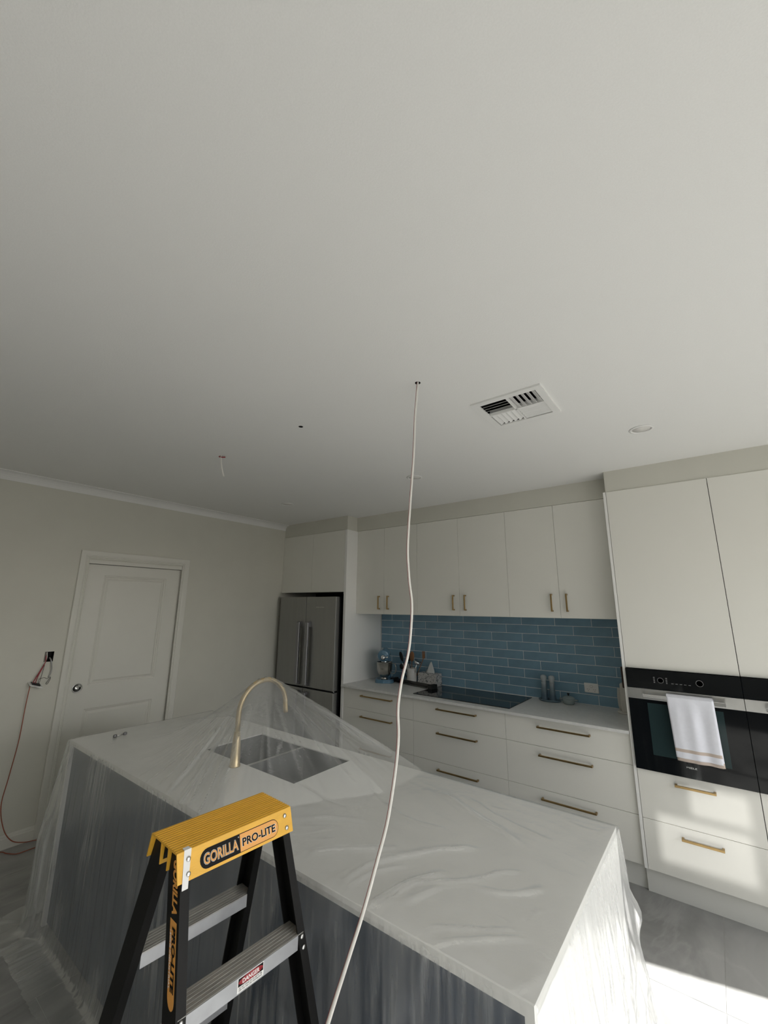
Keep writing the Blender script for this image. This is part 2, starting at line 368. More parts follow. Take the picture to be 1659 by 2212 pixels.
# cornice (cove) and skirting on the left wall
pr_ = [(0, H), (.062, H), (.060, H-.008)]+[(.062-.056*math.sin(t), H-.062+.056*(1-math.sin(t))*0+.054*math.cos(t)) for t in [0.25, .5, .75, 1.0, 1.25]]+[(.004, H-.058), (.003, H-.066), (0, H-.066)]
pr_ = [(0, H), (.066, H), (.066, H-.006)]+[(.066-.062*math.sin(t*math.pi/2), H-.006-.052*(1-math.cos(t*math.pi/2))) for t in (.2, .4, .6, .8, 1)]+[(.004, H-.066), (0, H-.066)]
struct(MB().prism(pr_, 'y', -.622, YW).build('trim_1', M['cornice']))
sk = [(0, 0), (.016, 0), (.016, .066), (.011, .072), (.011, .079), (.006, .092), (0, .092)]
mb = MB(); mb.prism(sk, 'y', YW, -2.7795); mb.prism(sk, 'y', -1.83, -.80)
struct(mb.build('baseboard_left', M['trim']))
# ------------------------------------------------------------------ sliding door in the left wall
dr = struct(bpy.data.objects.new('door_1', None)); COL.objects.link(dr)
Y0, Y1 = -2.697, -1.89
mb = MB(); XD = -.03
mb.box(-.066, XD-.014, Y0, Y1, .014, ZD-.004)
pan = [(-2.567, -2.029, 1.030, 1.944), (-2.567, -2.026, .21, .846)]
zs = [.014, .21, .846, 1.030, 1.944, ZD-.004]
mb.box(XD-.014, XD, Y0, -2.567, .014, ZD-.004); mb.box(XD-.014, XD, -2.0275, Y1, .014, ZD-.004)
for c, d in ((.014, .21), (.846, 1.030), (1.944, ZD-.004)): mb.box(XD-.014, XD, -2.567, -2.0275, c, d)
mb.build('door_leaf', M['trim'], dr)
for y0, y1, z0, z1 in pan:
    y1 = -2.0275; m2 = MB(); b = .040
    def rg(e): return [(y0+e, z0+e), (y1-e, z0+e), (y1-e, z1-e), (y0+e, z1-e)]
    i_ = rg(b); steps = [(0, 0), (.005, -.005), (.012, -.006), (.018, -.0135), (.024, -.0135), (b, -.004)]
    for k in range(4):
        l = (k+1) % 4
        for (ea, ha), (eb, hb) in zip(steps, steps[1:]):
            A, B = rg(ea), rg(eb); m2.quad((XD+ha, *A[k]), (XD+ha, *A[l]), (XD+hb, *B[l]), (XD+hb, *B[k]))
    m2.quad(*[(XD-.004, *p) for p in i_])
    m2.build('door_panel', M['trim'], dr)
pm = MB().lathe([(.0, .0), (.037, .0), (.037, .004), (.030, .005), (.028, -.004), (.022, -.008), (.0, -.009)], (XD+.0, -2.640, 1.02), 28, Matrix.Rotation(math.pi/2, 4, 'Y'))
fp = pm.build('flush_pull', M['inox'], dr); fp['label'] = 'round satin steel flush pull'
MB().lathe([(0, -.008), (.019, -.008), (.019, -.002), (.012, .002), (0, .003)], (XD, -2.640, 1.02), 20, Matrix.Rotation(math.pi/2, 4, 'Y')).build('thumb_turn', M['chrome'], fp)
# jamb lining
mb = MB()
mb.box(-.12, .0, -2.735, Y0-.009, 0, ZD+.03); mb.box(-.12, 0, Y1+.002, -1.865, 0, ZD+.03); mb.box(-.12, 0, Y0-.009, Y1+.002, ZD, ZD+.03)
mb.build('jamb', M['trim'], dr)
MB().box(-.121, -.115, Y0-.006, Y1+.002, 0, ZD).box(-.115, -.040, Y0-.0088, Y0-.0005, 0, ZD).build('jamb', M['gap'], dr)  # black backing and strip that paint the shade in the leaf gap
# architrave, a moulded frame: profile (distance from the inner edge, projection)
prof = [(0, 0), (0, .010), (.006, .013), (.010, .010), (.014, .013), (.020, .010), (.026, .013), (.034, .016), (.060, .018), (.066, .018), (.070, .014), (.070, 0)]
A0, A1, AZ = -2.7095, -1.90, 2.077
mb = MB(); bm = mb.bm
def ring(w):                                    # corners of the architrave path offset outward by w
    return [(A0-w, 0), (A0-w, AZ+w), (A1+w, AZ+w), (A1+w, 0)]
rows = [[bm.verts.new((h+.0005, p[0], p[1])) for p in ring(w)] for w, h in prof]
for A, B in zip(rows, rows[1:]):
    for k in range(3): bm.faces.new((A[k], A[k+1], B[k+1], B[k]))
mb.build('architrave', M['trim'], dr)
# ------------------------------------------------------------------ window 1 (open sliding door in the right wall), frame only
wn = struct(bpy.data.objects.new('window_1', None)); COL.objects.link(wn)
for y in (-5.2, -.47):
    bx(XW+.03, XW+.09, y, y+.04, .0, 2.41).build('window_frame', M['white'], wn)
bx(XW+.03, XW+.09, -5.2, -.43, 2.37, 2.41).build('window_frame', M['white'], wn)
bx(XW+.04, XW+.08, -2.93, -2.88, 0, 2.37).build('window_mullion', M['white'], wn)

# ------------------------------------------------------------------ splashback tiles (parts of the back wall)
bx(1.079, 3.658, .0012, .012, .90, ZO+.02).build('grout_bed', M['grout'], wb)
PZ, PX, ZL, XC = .078, .303, 1.5414, 1.841
tm = {}
for r in range(1, 11):
    zt = ZL+PZ*(2-r) if r > 1 else ZL+PZ
    z1_, z0_ = ZL-PZ*(r-2), ZL-PZ*(r-1)
    z1_ = min(z1_, ZO+.012)
    if z1_-z0_ < .01: continue
    if r == 10: continue
    ph = 0 if r % 2 else -.5
    for k in range(-5, 9):
        x0, x1 = XC+PX*(k+ph), XC+PX*(k+1+ph)
        x0, x1 = max(x0, 1.0815), min(x1, 3.656)
        if x1-x0 < .012: continue
        key = (round(x1-x0, 3), round(z1_-z0_, 3))
        if key not in tm:
            w, h = key
            tm[key] = bx(.0016, w-.0021, -.004, .004, .0021, h-.0021, bev=.001).mesh('tile', M['tile'])
        put('tile', tm[key], wb, (x0, .0036+random.uniform(-.0002, .0002), z0_))

# ------------------------------------------------------------------ kitchen cabinets
def handle_h(mb, x0, x1, y, z, s=.0055):
    """horizontal square bar pull: bar + two posts, y = front face of the drawer"""
    mb.box(x0, x1, y-.034, y-.034+2*s, z-s, z+s, bev=.0008)
    for xa in (x0, x1-2*s): mb.box(xa, xa+2*s, y-.034+2*s, y-.0005, z-s, z+s)
    return mb
def handle_v(mb, x, y, z0, z1, s=.0055):
    mb.box(x-s, x+s, y-.034, y-.034+2*s, z0, z1, bev=.0008)
    for za in (z0, z1-2*s): mb.box(x-s, x+s, y-.034+2*s, y-.0005, za, za+2*s)
    return mb
G = .0011
def base_unit(label, xa, xb, hx0, hx1, end_r=False):
    t = thing('base_cabinet', label, 'cabinet', (xa, 0, 0), group='base drawer cabinets under the rear worktop')
    w = xb-xa; D = -.6227
    bx(.0, w, -.60, -.002, ZK+.002, .893).build('carcass', M['gap'], t)
    bx(0, w, -.575, -.555, 0, ZK+.002).build('kickboard', M['kick'], t)
    for z0, z1, hz in ((.7031, .890, .837), (.4194, .7031, .647), (ZK, .4194, .364)):
        d = bx(G, w-G, D, D+.018, z0+G, z1-G, bev=.0008).build('drawer_front', M['lam'], t)
        h = handle_h(MB(), hx0-xa, hx1-xa, D, hz).build('handle', M['brass'], d); h['label'] = 'slim dark brass bar handle'
    return t
base_unit('white three-drawer base cabinet beside the fridge panel, below the stand mixer', 1.079, 1.939, 1.328, 1.706)
base_unit('white three-drawer base cabinet directly below the black cooktop', 1.939, 2.7997, 2.189, 2.559)
base_unit('white three-drawer base cabinet next to the oven tower, below the pepper mills', 2.7997, 3.6565, 3.050, 3.412)
def wall_unit(label, xa, xm, xb, hxs):
    t = thing('overhead_cabinet', label, 'cabinet', (xa, 0, 0), group='overhead cabinets above the blue tiles')
    bx(0.0, xb-xa, -.436, -.002, ZO, ZB).build('carcass', M['lam'], t)
    for (a, b), hx in zip(((xa, xm), (xm, xb)), hxs):
        d = bx(a-xa+G, b-xa-G, -.456, -.438, ZO+.001, ZB-.002, bev=.0008).build('door', M['lam'], t)
        h = handle_v(MB(), hx-xa, -.456, 1.668, 1.806).build('handle', M['brass'], d); h['label'] = 'short vertical brass bar handle'
    bx(.004, xb-xa-.004, -.4375, -.4365, ZO+.004, ZB-.003).build('door_gap_backing', M['gap'], t)
wall_unit('white two-door overhead cabinet above the stand mixer, by the fridge panel', 1.0792, 1.465, 1.883, (1.408, 1.527))
wall_unit('white two-door overhead cabinet centred above the cooktop, behind the hanging cable', 1.883, 2.350, 2.819, (2.293, 2.412))
wall_unit('white two-door overhead cabinet above the pepper mills, against the oven tower', 2.819, 3.237, 3.656, (3.178, 3.294))

t = thing('fridge_cabinet', 'white two-door cupboard over the fridge with a tall side panel', 'cabinet', (0, 0, 0))
bx(0.0, 1.046, -.608, -.002, 1.852, ZB).build('carcass', M['lam'], t)
bx(0.0005, .011, -.629, -.609, 1.852, ZB-.002).build('filler_strip', M['lam'], t)
for a, b in ((.012, .535), (.535, 1.046)):
    bx(a+G, b-G, -.629, -.611, 1.850, ZB-.002, bev=.0008).build('door', M['lam'], t)
bx(.014, 1.044, -.6105, -.6085, 1.853, ZB-.003).build('door_gap_backing', M['gap'], t)
bx(1.047, 1.0785, -.629, -.002, 0, ZB-.001, bev=.0008).build('side_panel', M['edge'], t)

t1 = thing('oven_cabinet', 'tall white oven cabinet with towel-hung oven, left of the two towers', 'cabinet', (3.658, 0, 0), group='tall oven cabinets')
t2 = thing('oven_cabinet', 'tall white oven cabinet cut off by the right picture edge', 'cabinet', (4.272, 0, 0), group='tall oven cabinets')
DT = -.6435; ZV0, ZV1, ZG3 = .7036, 1.3076, .4208
bx(0, .0175, DT, -.002, ZK, ZB, bev=.0006).build('side_panel', M['edge'], t1)
for t, ox, xa, xb in ((t1, 3.658, 3.677, 4.2713), (t2, 4.272, 4.2725, 4.866)):
    a, b = xa-ox, xb-ox
    bx(a+.001, b-.001, -.605, -.002, ZV1+.004, ZB-.001).build('carcass', M['gap'], t)
    bx(a+.001, b-.001, -.605, -.002, ZK, ZV0-.006).build('carcass', M['gap'], t)
    bx(a-.018 if t is t1 else a, b, -.594, -.574, 0, ZK).build('kickboard', M['kick'], t)
    bx(a+G, b-G, DT, DT+.019, ZV1+.003, ZB-.001, bev=.0008).build('door', M['lam'], t)
    for z0, z1, hz in ((ZG3, ZV0-.002, .649), (ZK, ZG3, .3635)):
        d = bx(a+G, b-G, DT, DT+.019, z0+G, z1-G, bev=.0008).build('drawer_front', M['lam'], t)
        m = (a+b)/2; h = handle_h(MB(), m-.1, m+.1, DT, hz, .006).build('handle', M['brass'], d); h['label'] = 'brass bar handle catching the sun'
pn = bx(0, .0175, DT, -.002, 0, ZB).build('end_panel', M['edge'])
pn.location = (4.868, 0, 0); tag(pn, 'white end panel right of the second oven tower, outside the picture', 'panel')

# worktop behind (one continuous slab)
o = bx(1.0795, 3.6565, -.667, -.001, .896, ZW, bev=.0015).build('worktop', M['bench']); tag(o, 'long pale grey stone worktop running below the blue tiles', 'worktop')
# ------------------------------------------------------------------ ovens
def oven(label, xa, xb, logo):
    t = thing('built_in_oven', label, 'oven', (xa, 0, 0), group='built-in ovens in the towers')
    w = xb-xa; F = DT-.020
    bx(.006, w-.006, -.63, -.05, ZV0, ZV1).build('oven_body', M['gap'], t)
    p = bx(.0004, w-.0004, F, -.632, 1.191, ZV1, bev=.001).build('control_panel', M['bglass'], t)
    def disc(x, z, r):
        MB().lathe([(r-.0022, 0), (r-.0022, .0006), (r, .0006), (r, 0)], (x, F, z), 32, Matrix.Rotation(math.pi/2, 4, 'X')).build('dial_ring', M['print'], p)
    disc(w*.665, 1.251, .019); disc(w*.325, 1.248, .017)
    for x0 in (.155, .222):
        for k in range(4): bx(x0, x0+.008, F-.0006, F, 1.231+k*.010, 1.236+k*.010).build('display_mark', M['print'], p)
    for k in range(5): bx(.25+k*.022, .262+k*.022, F-.0006, F, 1.2335, 1.2365).build('display_mark', M['print'], p)
    # door: black glass with steel strip, window, bar handle
    d = MB().box(.0004, w-.0004, F, -.632, ZV0+.001, 1.1235, bev=.001).build('oven_door', M['bglass'], t)
    bx(.105, w-.105, F-.0008, F, .80, 1.105, bev=.0003).build('oven_window', M['owin'], d)
    stp = MB()                                              # steel strip with a shallow pocket behind the handle
    stp.box(.001, .088, F-.002, -.632, 1.1245, 1.189); stp.box(w-.088, w-.001, F-.002, -.632, 1.1245, 1.189)
    stp.box(.088, w-.088, F-.002, -.632, 1.1245, 1.136); stp.box(.088, w-.088, F+.012, -.632, 1.136, 1.189)
    stp.box(.088, w-.088, F-.001, F+.012, 1.186, 1.189)
    stp.build('steel_strip', M['inox'], t)
    h = MB().box(.088, w-.088, F-.046, F-.030, 1.140, 1.162, bev=.002)
    for x in (.094, w-.114): h.box(x, x+.020, F-.030, F+.012, 1.144, 1.158)
    h.build('bar_handle', M['chrome'], t)
    if logo: lettering('MIELE', .02, M['inkwhite'], t, (.296, F-.0008, .764), (1, 0, 0), (0, 0, 1), .052, .009)
    return t
oven('black glass built-in oven with a white towel on its handle', 3.677, 4.2715, True)
oven('black glass built-in oven at the right picture edge, no towel', 4.2725, 4.866, True)

# towel over the handle
t = thing('hand_towel', 'white hand towel with beige bands hanging from the oven handle', 'towel', (4.01, DT-.058, 1.162))
def towel_layer(name, x0, x1, yoff, ztop, zbot, bands, slant, seedv, mats):
    mb = MB(); bm = mb.bm; nu, nv = 24, 40
    g = []
    for j in range(nv+1):
        f = j/nv; row = []
        for i in range(nu+1):
            u = i/nu; x = x0+(x1-x0)*u
            x = x*(1-.035*f) + slant*f
            fold = (.004*math.sin(u*9+1)+.003*math.sin(u*17+2)+.003*noise.noise((u*5, f*2, 1.0)))*min(1, f*3)
            z = ztop-(ztop-zbot)*f - .012*u*f*0
            row.append(bm.verts.new((x, yoff-.004*f+fold, z)))
        g.append(row)
    for j in range(nv):
        f = (j+.5)/nv
        for i in range(nu):
            q = bm.faces.new((g[j][i], g[j][i+1], g[j+1][i+1], g[j+1][i])); q.smooth = True
            q.material_index = 1 if any(a <= f <= b for a, b in bands) else 0
    o = mb.build(name, mats, t, smooth=True)
    s = o.modifiers.new('thickness', 'SOLIDIFY'); s.thickness = .004; s.offset = 0
    return o
tm_ = [M['towel'], M['beige']]
towel_layer('front_fold', -.115, .115, -.018, .006, -.335, [(.86, .905)], .010, 1.0, tm_)
towel_layer('front_fold', -.113, .118, -.0115, .006, -.352, [(.93, 1.0)], .013, 2.2, tm_)
towel_layer('back_fold', -.112, .117, .030, .006, -.365, [(.90, 1.0)], .006, 3.1, tm_)
mb = MB(); bm = mb.bm; g = []
for k in range(9):
    a = math.pi*k/8; g.append([bm.verts.new((-.115+.23*i/12, .007-.024*math.cos(a), .006+.010*math.sin(a))) for i in range(13)])
for A, B in zip(g, g[1:]):
    for i in range(12): bm.faces.new((A[i], A[i+1], B[i+1], B[i])).smooth = True
mb.build('top_fold', M['towel'], t, smooth=True)

# ------------------------------------------------------------------ fridge
t = thing('fridge', 'dark stainless french-door fridge in the recess by the left wall', 'fridge', (.085, 0, 0))
bx(.004, .917, -.63, -.06, .02, 1.792).build('cabinet_body', M['steeldark'], t)
S = .4575
for a, b in ((0, S-.004), (S+.004, .921)):
    d = bx(a, b, -.70, -.64, .842, 1.797, bev=.003, seg=2).build('upper_door', M['steel'], t)
    x0, x1 = ((.345, .425) if a == 0 else (.488, .568))
    h = MB(); h.box(x0+.012, x1-.020, -.748, -.726, .868, 1.520, bev=.004, seg=2)
    h.box(x0+.012, x1-.020, -.728, -.700, 1.470, 1.530, bev=.002); h.box(x0+.012, x1-.020, -.728, -.700, .855, .890, bev=.002)
    hh = h.build('handle', M['steelbar'], d); hh['label'] = 'flat vertical steel handle'
    bx(x0, x1, -.7006, -.6995, 1.462, 1.532).build('handle_plate', M['steeldark'], d) if False else None
    d = bx(a, b, -.70, -.64, .06, .826, bev=.003, seg=2).build('lower_door', M['steel'], t)
    h = MB(); h.box(x0+.012, x1-.020, -.748, -.726, .20, .792, bev=.004, seg=2)
    h.box(x0+.012, x1-.020, -.728, -.700, .770, .800, bev=.002); h.box(x0+.012, x1-.020, -.728, -.700, .19, .22, bev=.002)
    h.build('handle', M['steelbar'], d)
bx(.01, .91, -.66, -.60, .0, .055).build('plinth_grille', M['steeldark'], t)
lettering('FISHER & PAYKEL', .02, M['inkwhite'], t, (.683, -.7008, 1.6835), (1, 0, 0), (0, 0, 1), .125, .0075)
MB().lathe([(0, 0), (.005, 0), (.005, .012), (0, .012)], (.915, -.685, .828), 10).build('hinge_pin', M['chrome'], t)
struct(bx(.002, 1.046, -.055, .011, 0, 1.85).build('recess_shade', M['gap']))  # black sheet standing in for the shade at the back of the fridge recess

# ------------------------------------------------------------------ cooktop
t = thing('cooktop', 'black glass induction cooktop set in the grey worktop', 'cooktop', (2.365, -.315, ZW))
bx(-.457, .457, -.265, .265, .0003, .006, bev=.0015).build('glass_plate', M['cook'], t)
# ------------------------------------------------------------------ things on the worktop
# stand mixer
t = thing('stand_mixer', 'powder blue stand mixer with steel bowl in the worktop corner', 'mixer', (1.31, -.215, ZW), math.radians(28))
mb = MB()                                    # base foot: local front is -y
def outline(pts, n=6): return [(p.x, p.y) for p in smoothcurve([(a, b, 0) for a, b in pts+[pts[0]]], n)[:-1]]
ft = outline([(0, -.15), (.08, -.125), (.1, -.05), (.085, .06), (.07, .13), (0, .145), (-.07, .13), (-.085, .06), (-.1, -.05), (-.08, -.125)])
mb.prism(ft, 'z', .001, .022); mb.prism([(x*.93, y*.93) for x, y in ft], 'z', .022, .034)
mb.build('base', M['mixer'], t)
col = []
mb = MB(); mb.lathe([(.055, .03), (.048, .08), (.045, .16), (.05, .22), (.0, .225)], (0, .095, 0), 20, sx=.9, sy=.8); mb.build('column', M['mixer'], t)
mb = MB(); pts = smoothcurve([(0, .135, .275), (0, .09, .285), (0, .0, .29), (0, -.10, .282), (0, -.145, .272), (0, -.160, .268)], 5)
n_ = len(pts); rad = [.062*min(1, (.25+1.6*i/n_))*(1 if i < n_*.78 else max(.45, 1-1.6*(i/n_-.78)/.22*.5)) for i in range(n_)]
mb.tube(pts, rad, 20); mb.build('motor_head', M['mixer'], t, True)
RX = Matrix.Rotation(math.pi/2, 4, 'X')
hb = MB().lathe([(0, -.006), (.026, -.006), (.028, .004), (.022, .012), (.020, .020), (0, .022)], (0, -.158, .262), 20, RX).build('attachment_hub', M['chrome'], t)
MB().tube([(.018, -.166, .262), (.045, -.166, .264)], .0055, 8).lathe([(0, -.009), (.009, 0), (0, .009)], (.047, -.166, .264), 10).build('hub_knob', M['chrome'], hb)
MB().lathe([(.0, .19), (.034, .19), (.036, .205), (.032, .235), (0, .236)], (0, -.07, 0), 20).build('trim_band', M['chrome'], t)
bw = MB().lathe([(0, .045), (.036, .045), (.036, .052), (.024, .060), (.040, .068), (.058, .085), (.072, .112), (.081, .15), (.085, .212), (.088, .214), (.086, .216), (.082, .213), (.078, .15), (.068, .112), (.045, .082), (0, .075)], (0, -.07, -.010), 32).build('bowl', M['bowl'], t)
MB().tube(smoothcurve([(.080, -.09, .195), (.112, -.10, .195), (.128, -.105, .165), (.124, -.10, .115), (.100, -.092, .092), (.066, -.085, .098)], 6), .0065, 8, flat=((.3, .9, 0), .55)).build('bowl_handle', M['bowl'], bw)
# utensil crock
CX, CY = 1.583, -.115
t = thing('utensil_crock', 'white ribbed ceramic crock holding cooking utensils', 'crock', (CX, CY, ZW))
pf = [(0, .001), (.050, .001), (.053, .006)]
for z in (.03, .05, .07, .09, .11, .125): pf += [(.053, z-.004), (.0545, z), (.053, z+.004)]
pf += [(.053, .146), (.055, .150), (.052, .151), (.049, .146), (.048, .02), (0, .018)]
MB().lathe(pf, seg=30).build('crock_body', M['ceram'], t)
def utensil(name, label, m, base, top, head):
    t = thing(name, label, 'utensil', (CX+base[0], CY+base[1], ZW+.022), group='utensils in the white crock')
    MB().tube([(0, 0, 0), (top[0], top[1], top[2])], .0042, 8).build('shaft', m, t)
    head(t, Vector(top)); return t
def oval(w, h, d, m, nm='blade', tilt=0.0, shift=(0, 0, 0)):
    def f(t, p):
        mb = MB(); R = Matrix.Rotation(tilt, 4, 'Y')
        mb.lathe([(.001, 0), (.30*w, .08*h), (.46*w, .3*h), (.5*w, .55*h), (.42*w, .82*h), (.2*w, .97*h), (.001, h)], p+Vector(shift)+Vector((0, 0, -.012)), 18, R, 1, d)
        mb.build(nm, m, t, True)
    return f
utensil('spatula', 'curved black spatula leaning left in the white crock', M['black'], (-.028, .006, 0), (-.085, -.012, .195), oval(.045, .105, .28, M['black'], tilt=-.35))
utensil('serving_spoon', 'black spoon standing behind the hanging cable in the crock', M['black'], (-.008, .016, 0), (-.030, -.006, .20), oval(.052, .10, .35, M['black'], tilt=-.12))
utensil('wooden_spoon', 'broad wooden spoon upright in the middle of the crock', M['wood'], (.006, -.008, 0), (.008, -.01, .205), oval(.056, .105, .3, M['wood'], tilt=.05))
def ladle_head(t, p):
    MB().lathe([(.036, .0), (.034, -.020), (.020, -.032), (0, -.035), (.018, -.029), (.031, -.018), (.034, 0)], p+Vector((.02, -.015, .002)), 18, Matrix.Rotation(.5, 4, 'Y')).build('ladle_bowl', M['chrome'], t)
utensil('ladle', 'shiny steel ladle leaning right in the white crock', M['inox'], (.022, -.012, 0), (.062, -.012, .205), ladle_head)
def fork_head(t, p):
    mb = MB()
    mb.box(p.x-.016, p.x+.016, p.y-.004, p.y+.004, p.z-.005, p.z+.035, bev=.002)
    for k in range(3): mb.box(p.x-.016+k*.0125, p.x-.009+k*.0125, p.y-.003, p.y+.003, p.z+.035, p.z+.065)
    mb.build('tines', M['wood'], t)
utensil('wooden_fork', 'small wooden fork leaning furthest right in the crock', M['wood'], (.03, .012, 0), (.093, .03, .235), fork_head)
utensil('black_turner', 'short black tool hanging low on the left of the crock', M['black'], (-.03, -.02, 0), (-.052, -.04, .125), oval(.05, .055, .4, M['black'], tilt=-.3))
# tissue box
t = thing('tissue_box', 'floral printed tissue box with a white tissue pulled up', 'tissue box', (1.775, -.068, ZW), math.radians(-3))
mb = MB(); mb.box(-.112, .112, -.055, .055, .0005, .113, bev=.002); mb.mi = 1
mb.lathe([(.001, .1131), (.055, .1131), (.055, .1135), (.001, .1135)], seg=24, sy=.5); mb.build('box', [M['floral'], M['gap']], t)
mb = MB(); bm = mb.bm; apex = []
base = [(.058*math.cos(a)*(.7+.3*math.cos(3*a)), .02*math.sin(a), .108) for a in [2*math.pi*k/16 for k in range(16)]]
prev = None
for q in range(7):
    f = q/6; rg = []
    for k, (x, y, z) in enumerate(base):
        a = 2*math.pi*k/16; s = (1-f)**.75
        rg.append(bm.verts.new((x*s*1.05+.022*f+.006*math.sin(3*a+q)*(1-f), y*s+.004*math.sin(4*a)*(1-f)*f*4, .112+.115*f+.008*math.sin(5*a)*f*(1-f))))
    if prev:
        for k in range(16): bm.faces.new((prev[k], prev[(k+1) % 16], rg[(k+1) % 16], rg[k])).smooth = True
    prev = rg
mb.build('tissue', M['tissue'], t, True)
# roll-up drying rack
t = thing('roll_up_rack', 'rolled steel-rod drying rack with black end blocks beside the cooktop', 'rack', (1.665, -.225, ZW), math.radians(-10))
rm = MB().tube([(-.265, 0, 0), (.265, 0, 0)], .0038, 8).mesh('rod', M['rod'])
for k in range(10): put('rod', rm, t, (0, -.034+.017*(k % 5), .0115+.018*(k//5)))
for x0, x1 in ((-.285, -.245), (.245, .295)):
    bx(x0, x1, -.046, .046, .001, .044, bev=.006, seg=2).build('end_block', M['black'], t)
# mills on a tray
t = thing('serving_tray', 'small oval slate blue tray under the two mills', 'tray', (2.985, -.085, ZW))
MB().lathe([(0, .001), (.080, .001), (.092, .010), (.093, .018), (.089, .018), (.080, .008), (0, .007)], seg=36, sy=.55).build('tray_body', M['tray'], t)
def mill(label, x):
    t = thing('pepper_mill', label, 'mill', (x, -.082, ZW+.0085), group='mills on the blue tray')
    MB().lathe([(0, 0), (.027, 0), (.028, .006), (.0265, .012), (.028, .02), (.0265, .028), (.0275, .036), (.026, .044), (.025, .07), (.021, .10), (.0195, .125), (.021, .143), (.0, .144)], seg=24).build('mill_body', M['ombre'], t)
    MB().lathe([(.0, .144), (.0205, .144), (.019, .152), (.024, .166), (.0265, .180), (.024, .194), (.012, .202), (0, .203)], seg=24).build('mill_head', M['ombre'], t)
mill('pale blue ombre mill, the left one on the tray', 2.944); mill('pale blue ombre mill, the right one nearer the small pot', 3.012)
t = thing('casserole_pot', 'small blue-grey lidded pot with two side handles beside the mills', 'pot', (3.142, -.09, ZW))
MB().lathe([(0, .001), (.036, .001), (.042, .008), (.047, .03), (.047, .044), (0, .044)], seg=28).build('pot_body', M['pot'], t)
ld = MB().lathe([(.049, .0445), (.049, .048), (.040, .056), (.022, .064), (0, .067)], seg=28).build('pot_lid', M['pot'], t)
MB().lathe([(0, .066), (.006, .067), (.006, .074), (.011, .080), (.010, .086), (0, .087)], seg=14).build('lid_knob', M['black'], ld)
for s in (-1, 1): MB().tube(smoothcurve([(s*.044, -.018, .034), (s*.066, -.012, .037), (s*.068, .010, .037), (s*.044, .018, .034)], 4), .005, 8).build('side_handle', M['pot'], t)
# white upright holder with dark handle by the oven tower
t = thing('knife_holder', 'cream upright holder with a dark brown handle against the oven tower', 'holder', (3.590, -.135, ZW))
MB().lathe([(0, .001), (.066, .001), (.069, .008), (.066, .014), (0, .016)], (-.012, 0, 0), 32, sx=1, sy=.9).build('round_base', M['cream'], t)
MB().lathe([(.0, .0145), (.034, .0145), (.040, .05), (.041, .12), (.036, .17), (.0, .18)], (-.036, .03, 0), 24).build('rear_column', M['cream'], t)
MB().box(-.041, .035, -.052, .010, .0145, .218, bev=.006, seg=2).build('upright_block', M['cream'], t)
MB().box(-.018, .013, -.069, -.0525, .190, .345, bev=.007, seg=2).build('handle', M['dwood'], t)

# power points
def gpo(label, x0, x1, z0, z1):
    t = thing('power_point', label, 'power point', ((x0+x1)/2, 0, (z0+z1)/2), group='double power points on the blue tiles')
    w, h = (x1-x0)/2, (z1-z0)/2
    bx(-w, w, -.011, -.0005, -h, h, bev=.004, seg=2).build('cover_plate', M['white'], t)
    for s in (-1, 1):
        bx(s*w*.55-.010, s*w*.55+.010, -.0135, -.0105, h*.32, h*.70, bev=.001).build('rocker_switch', M['white'], t)
        for dx, dz in ((-.0075, .0), (.0075, .0), (0, -.013)):
            bx(s*w*.45+dx-.0014, s*w*.45+dx+.0014, -.0114, -.0110, -.010+dz-.003, -.010+dz+.003).build('pin_slot', M['black'], t)
    MB().lathe([(.0095, 0), (.0095, .0008), (.011, .0008), (.011, 0)], (0, -.0109, h*.35), 20, RX).build('centre_ring', M['print'], t)
gpo('white double power point on the tiles right of the small pot', 3.254, 3.364, 1.012, 1.087)
gpo('white double power point half hidden behind the utensil crock', 1.383, 1.493, 1.012, 1.087)

# ------------------------------------------------------------------ island
IX0, IX1, IY0, IY1 = 1.102, 3.815, -2.995, -2.099
t = thing('island_cabinet', 'long island bench with navy panels under the plastic sheet', 'cabinet', (IX0, IY0, 0))
LX, LY = IX1-IX0, IY1-IY0; ZS = .8905
bx(.021, LX-.021, .020, .040, .012, ZS-.001).build('back_panel', M['navy'], t)
bx(.021, LX-.021, LY-.05, LY-.03, .10, ZS-.001).build('front_panel', M['navy'], t)
bx(.021, LX-.021, LY-.10, LY-.085, 0, .10).build('kickboard', M['kick'], t)
bx(.0215, .040, .041, LY-.051, .02, ZS-.001).build('inner_side', M['lam'], t); bx(LX-.040, LX-.0215, .041, LY-.051, .02, ZS-.001).build('inner_side', M['lam'], t)
SX0, SX1, SY0, SY1 = 1.868, 2.608, -2.585, -2.212
mb = MB()
us, vs = [IX0, SX0, SX1, IX1], [IY0, SY0, SY1, IY1]
for i in range(3):
    for j in range(3):
        if i == 1 and j == 1: continue
        mb.box(us[i], us[i+1], vs[j], vs[j+1], ZS, ZW)
mb.box(IX0, IX0+.0205, IY0, IY1, 0, ZS); mb.box(IX1-.0205, IX1, IY0, IY1, 0, ZS)
bmesh.ops.remove_doubles(mb.bm, verts=mb.bm.verts, dist=1e-5)
o = mb.build('island_benchtop', M['islstone']); tag(o, 'white stone island benchtop with waterfall ends, covered in plastic', 'benchtop')
t = thing('double_sink', 'grey double-bowl undermount sink in the island, seen through plastic', 'sink', (SX0, SY0, ZW))
M['sink'] = mat('sink_steel', (.125, .13, .135), .4, .6)
W_, D_ = SX1-SX0, SY1-SY0
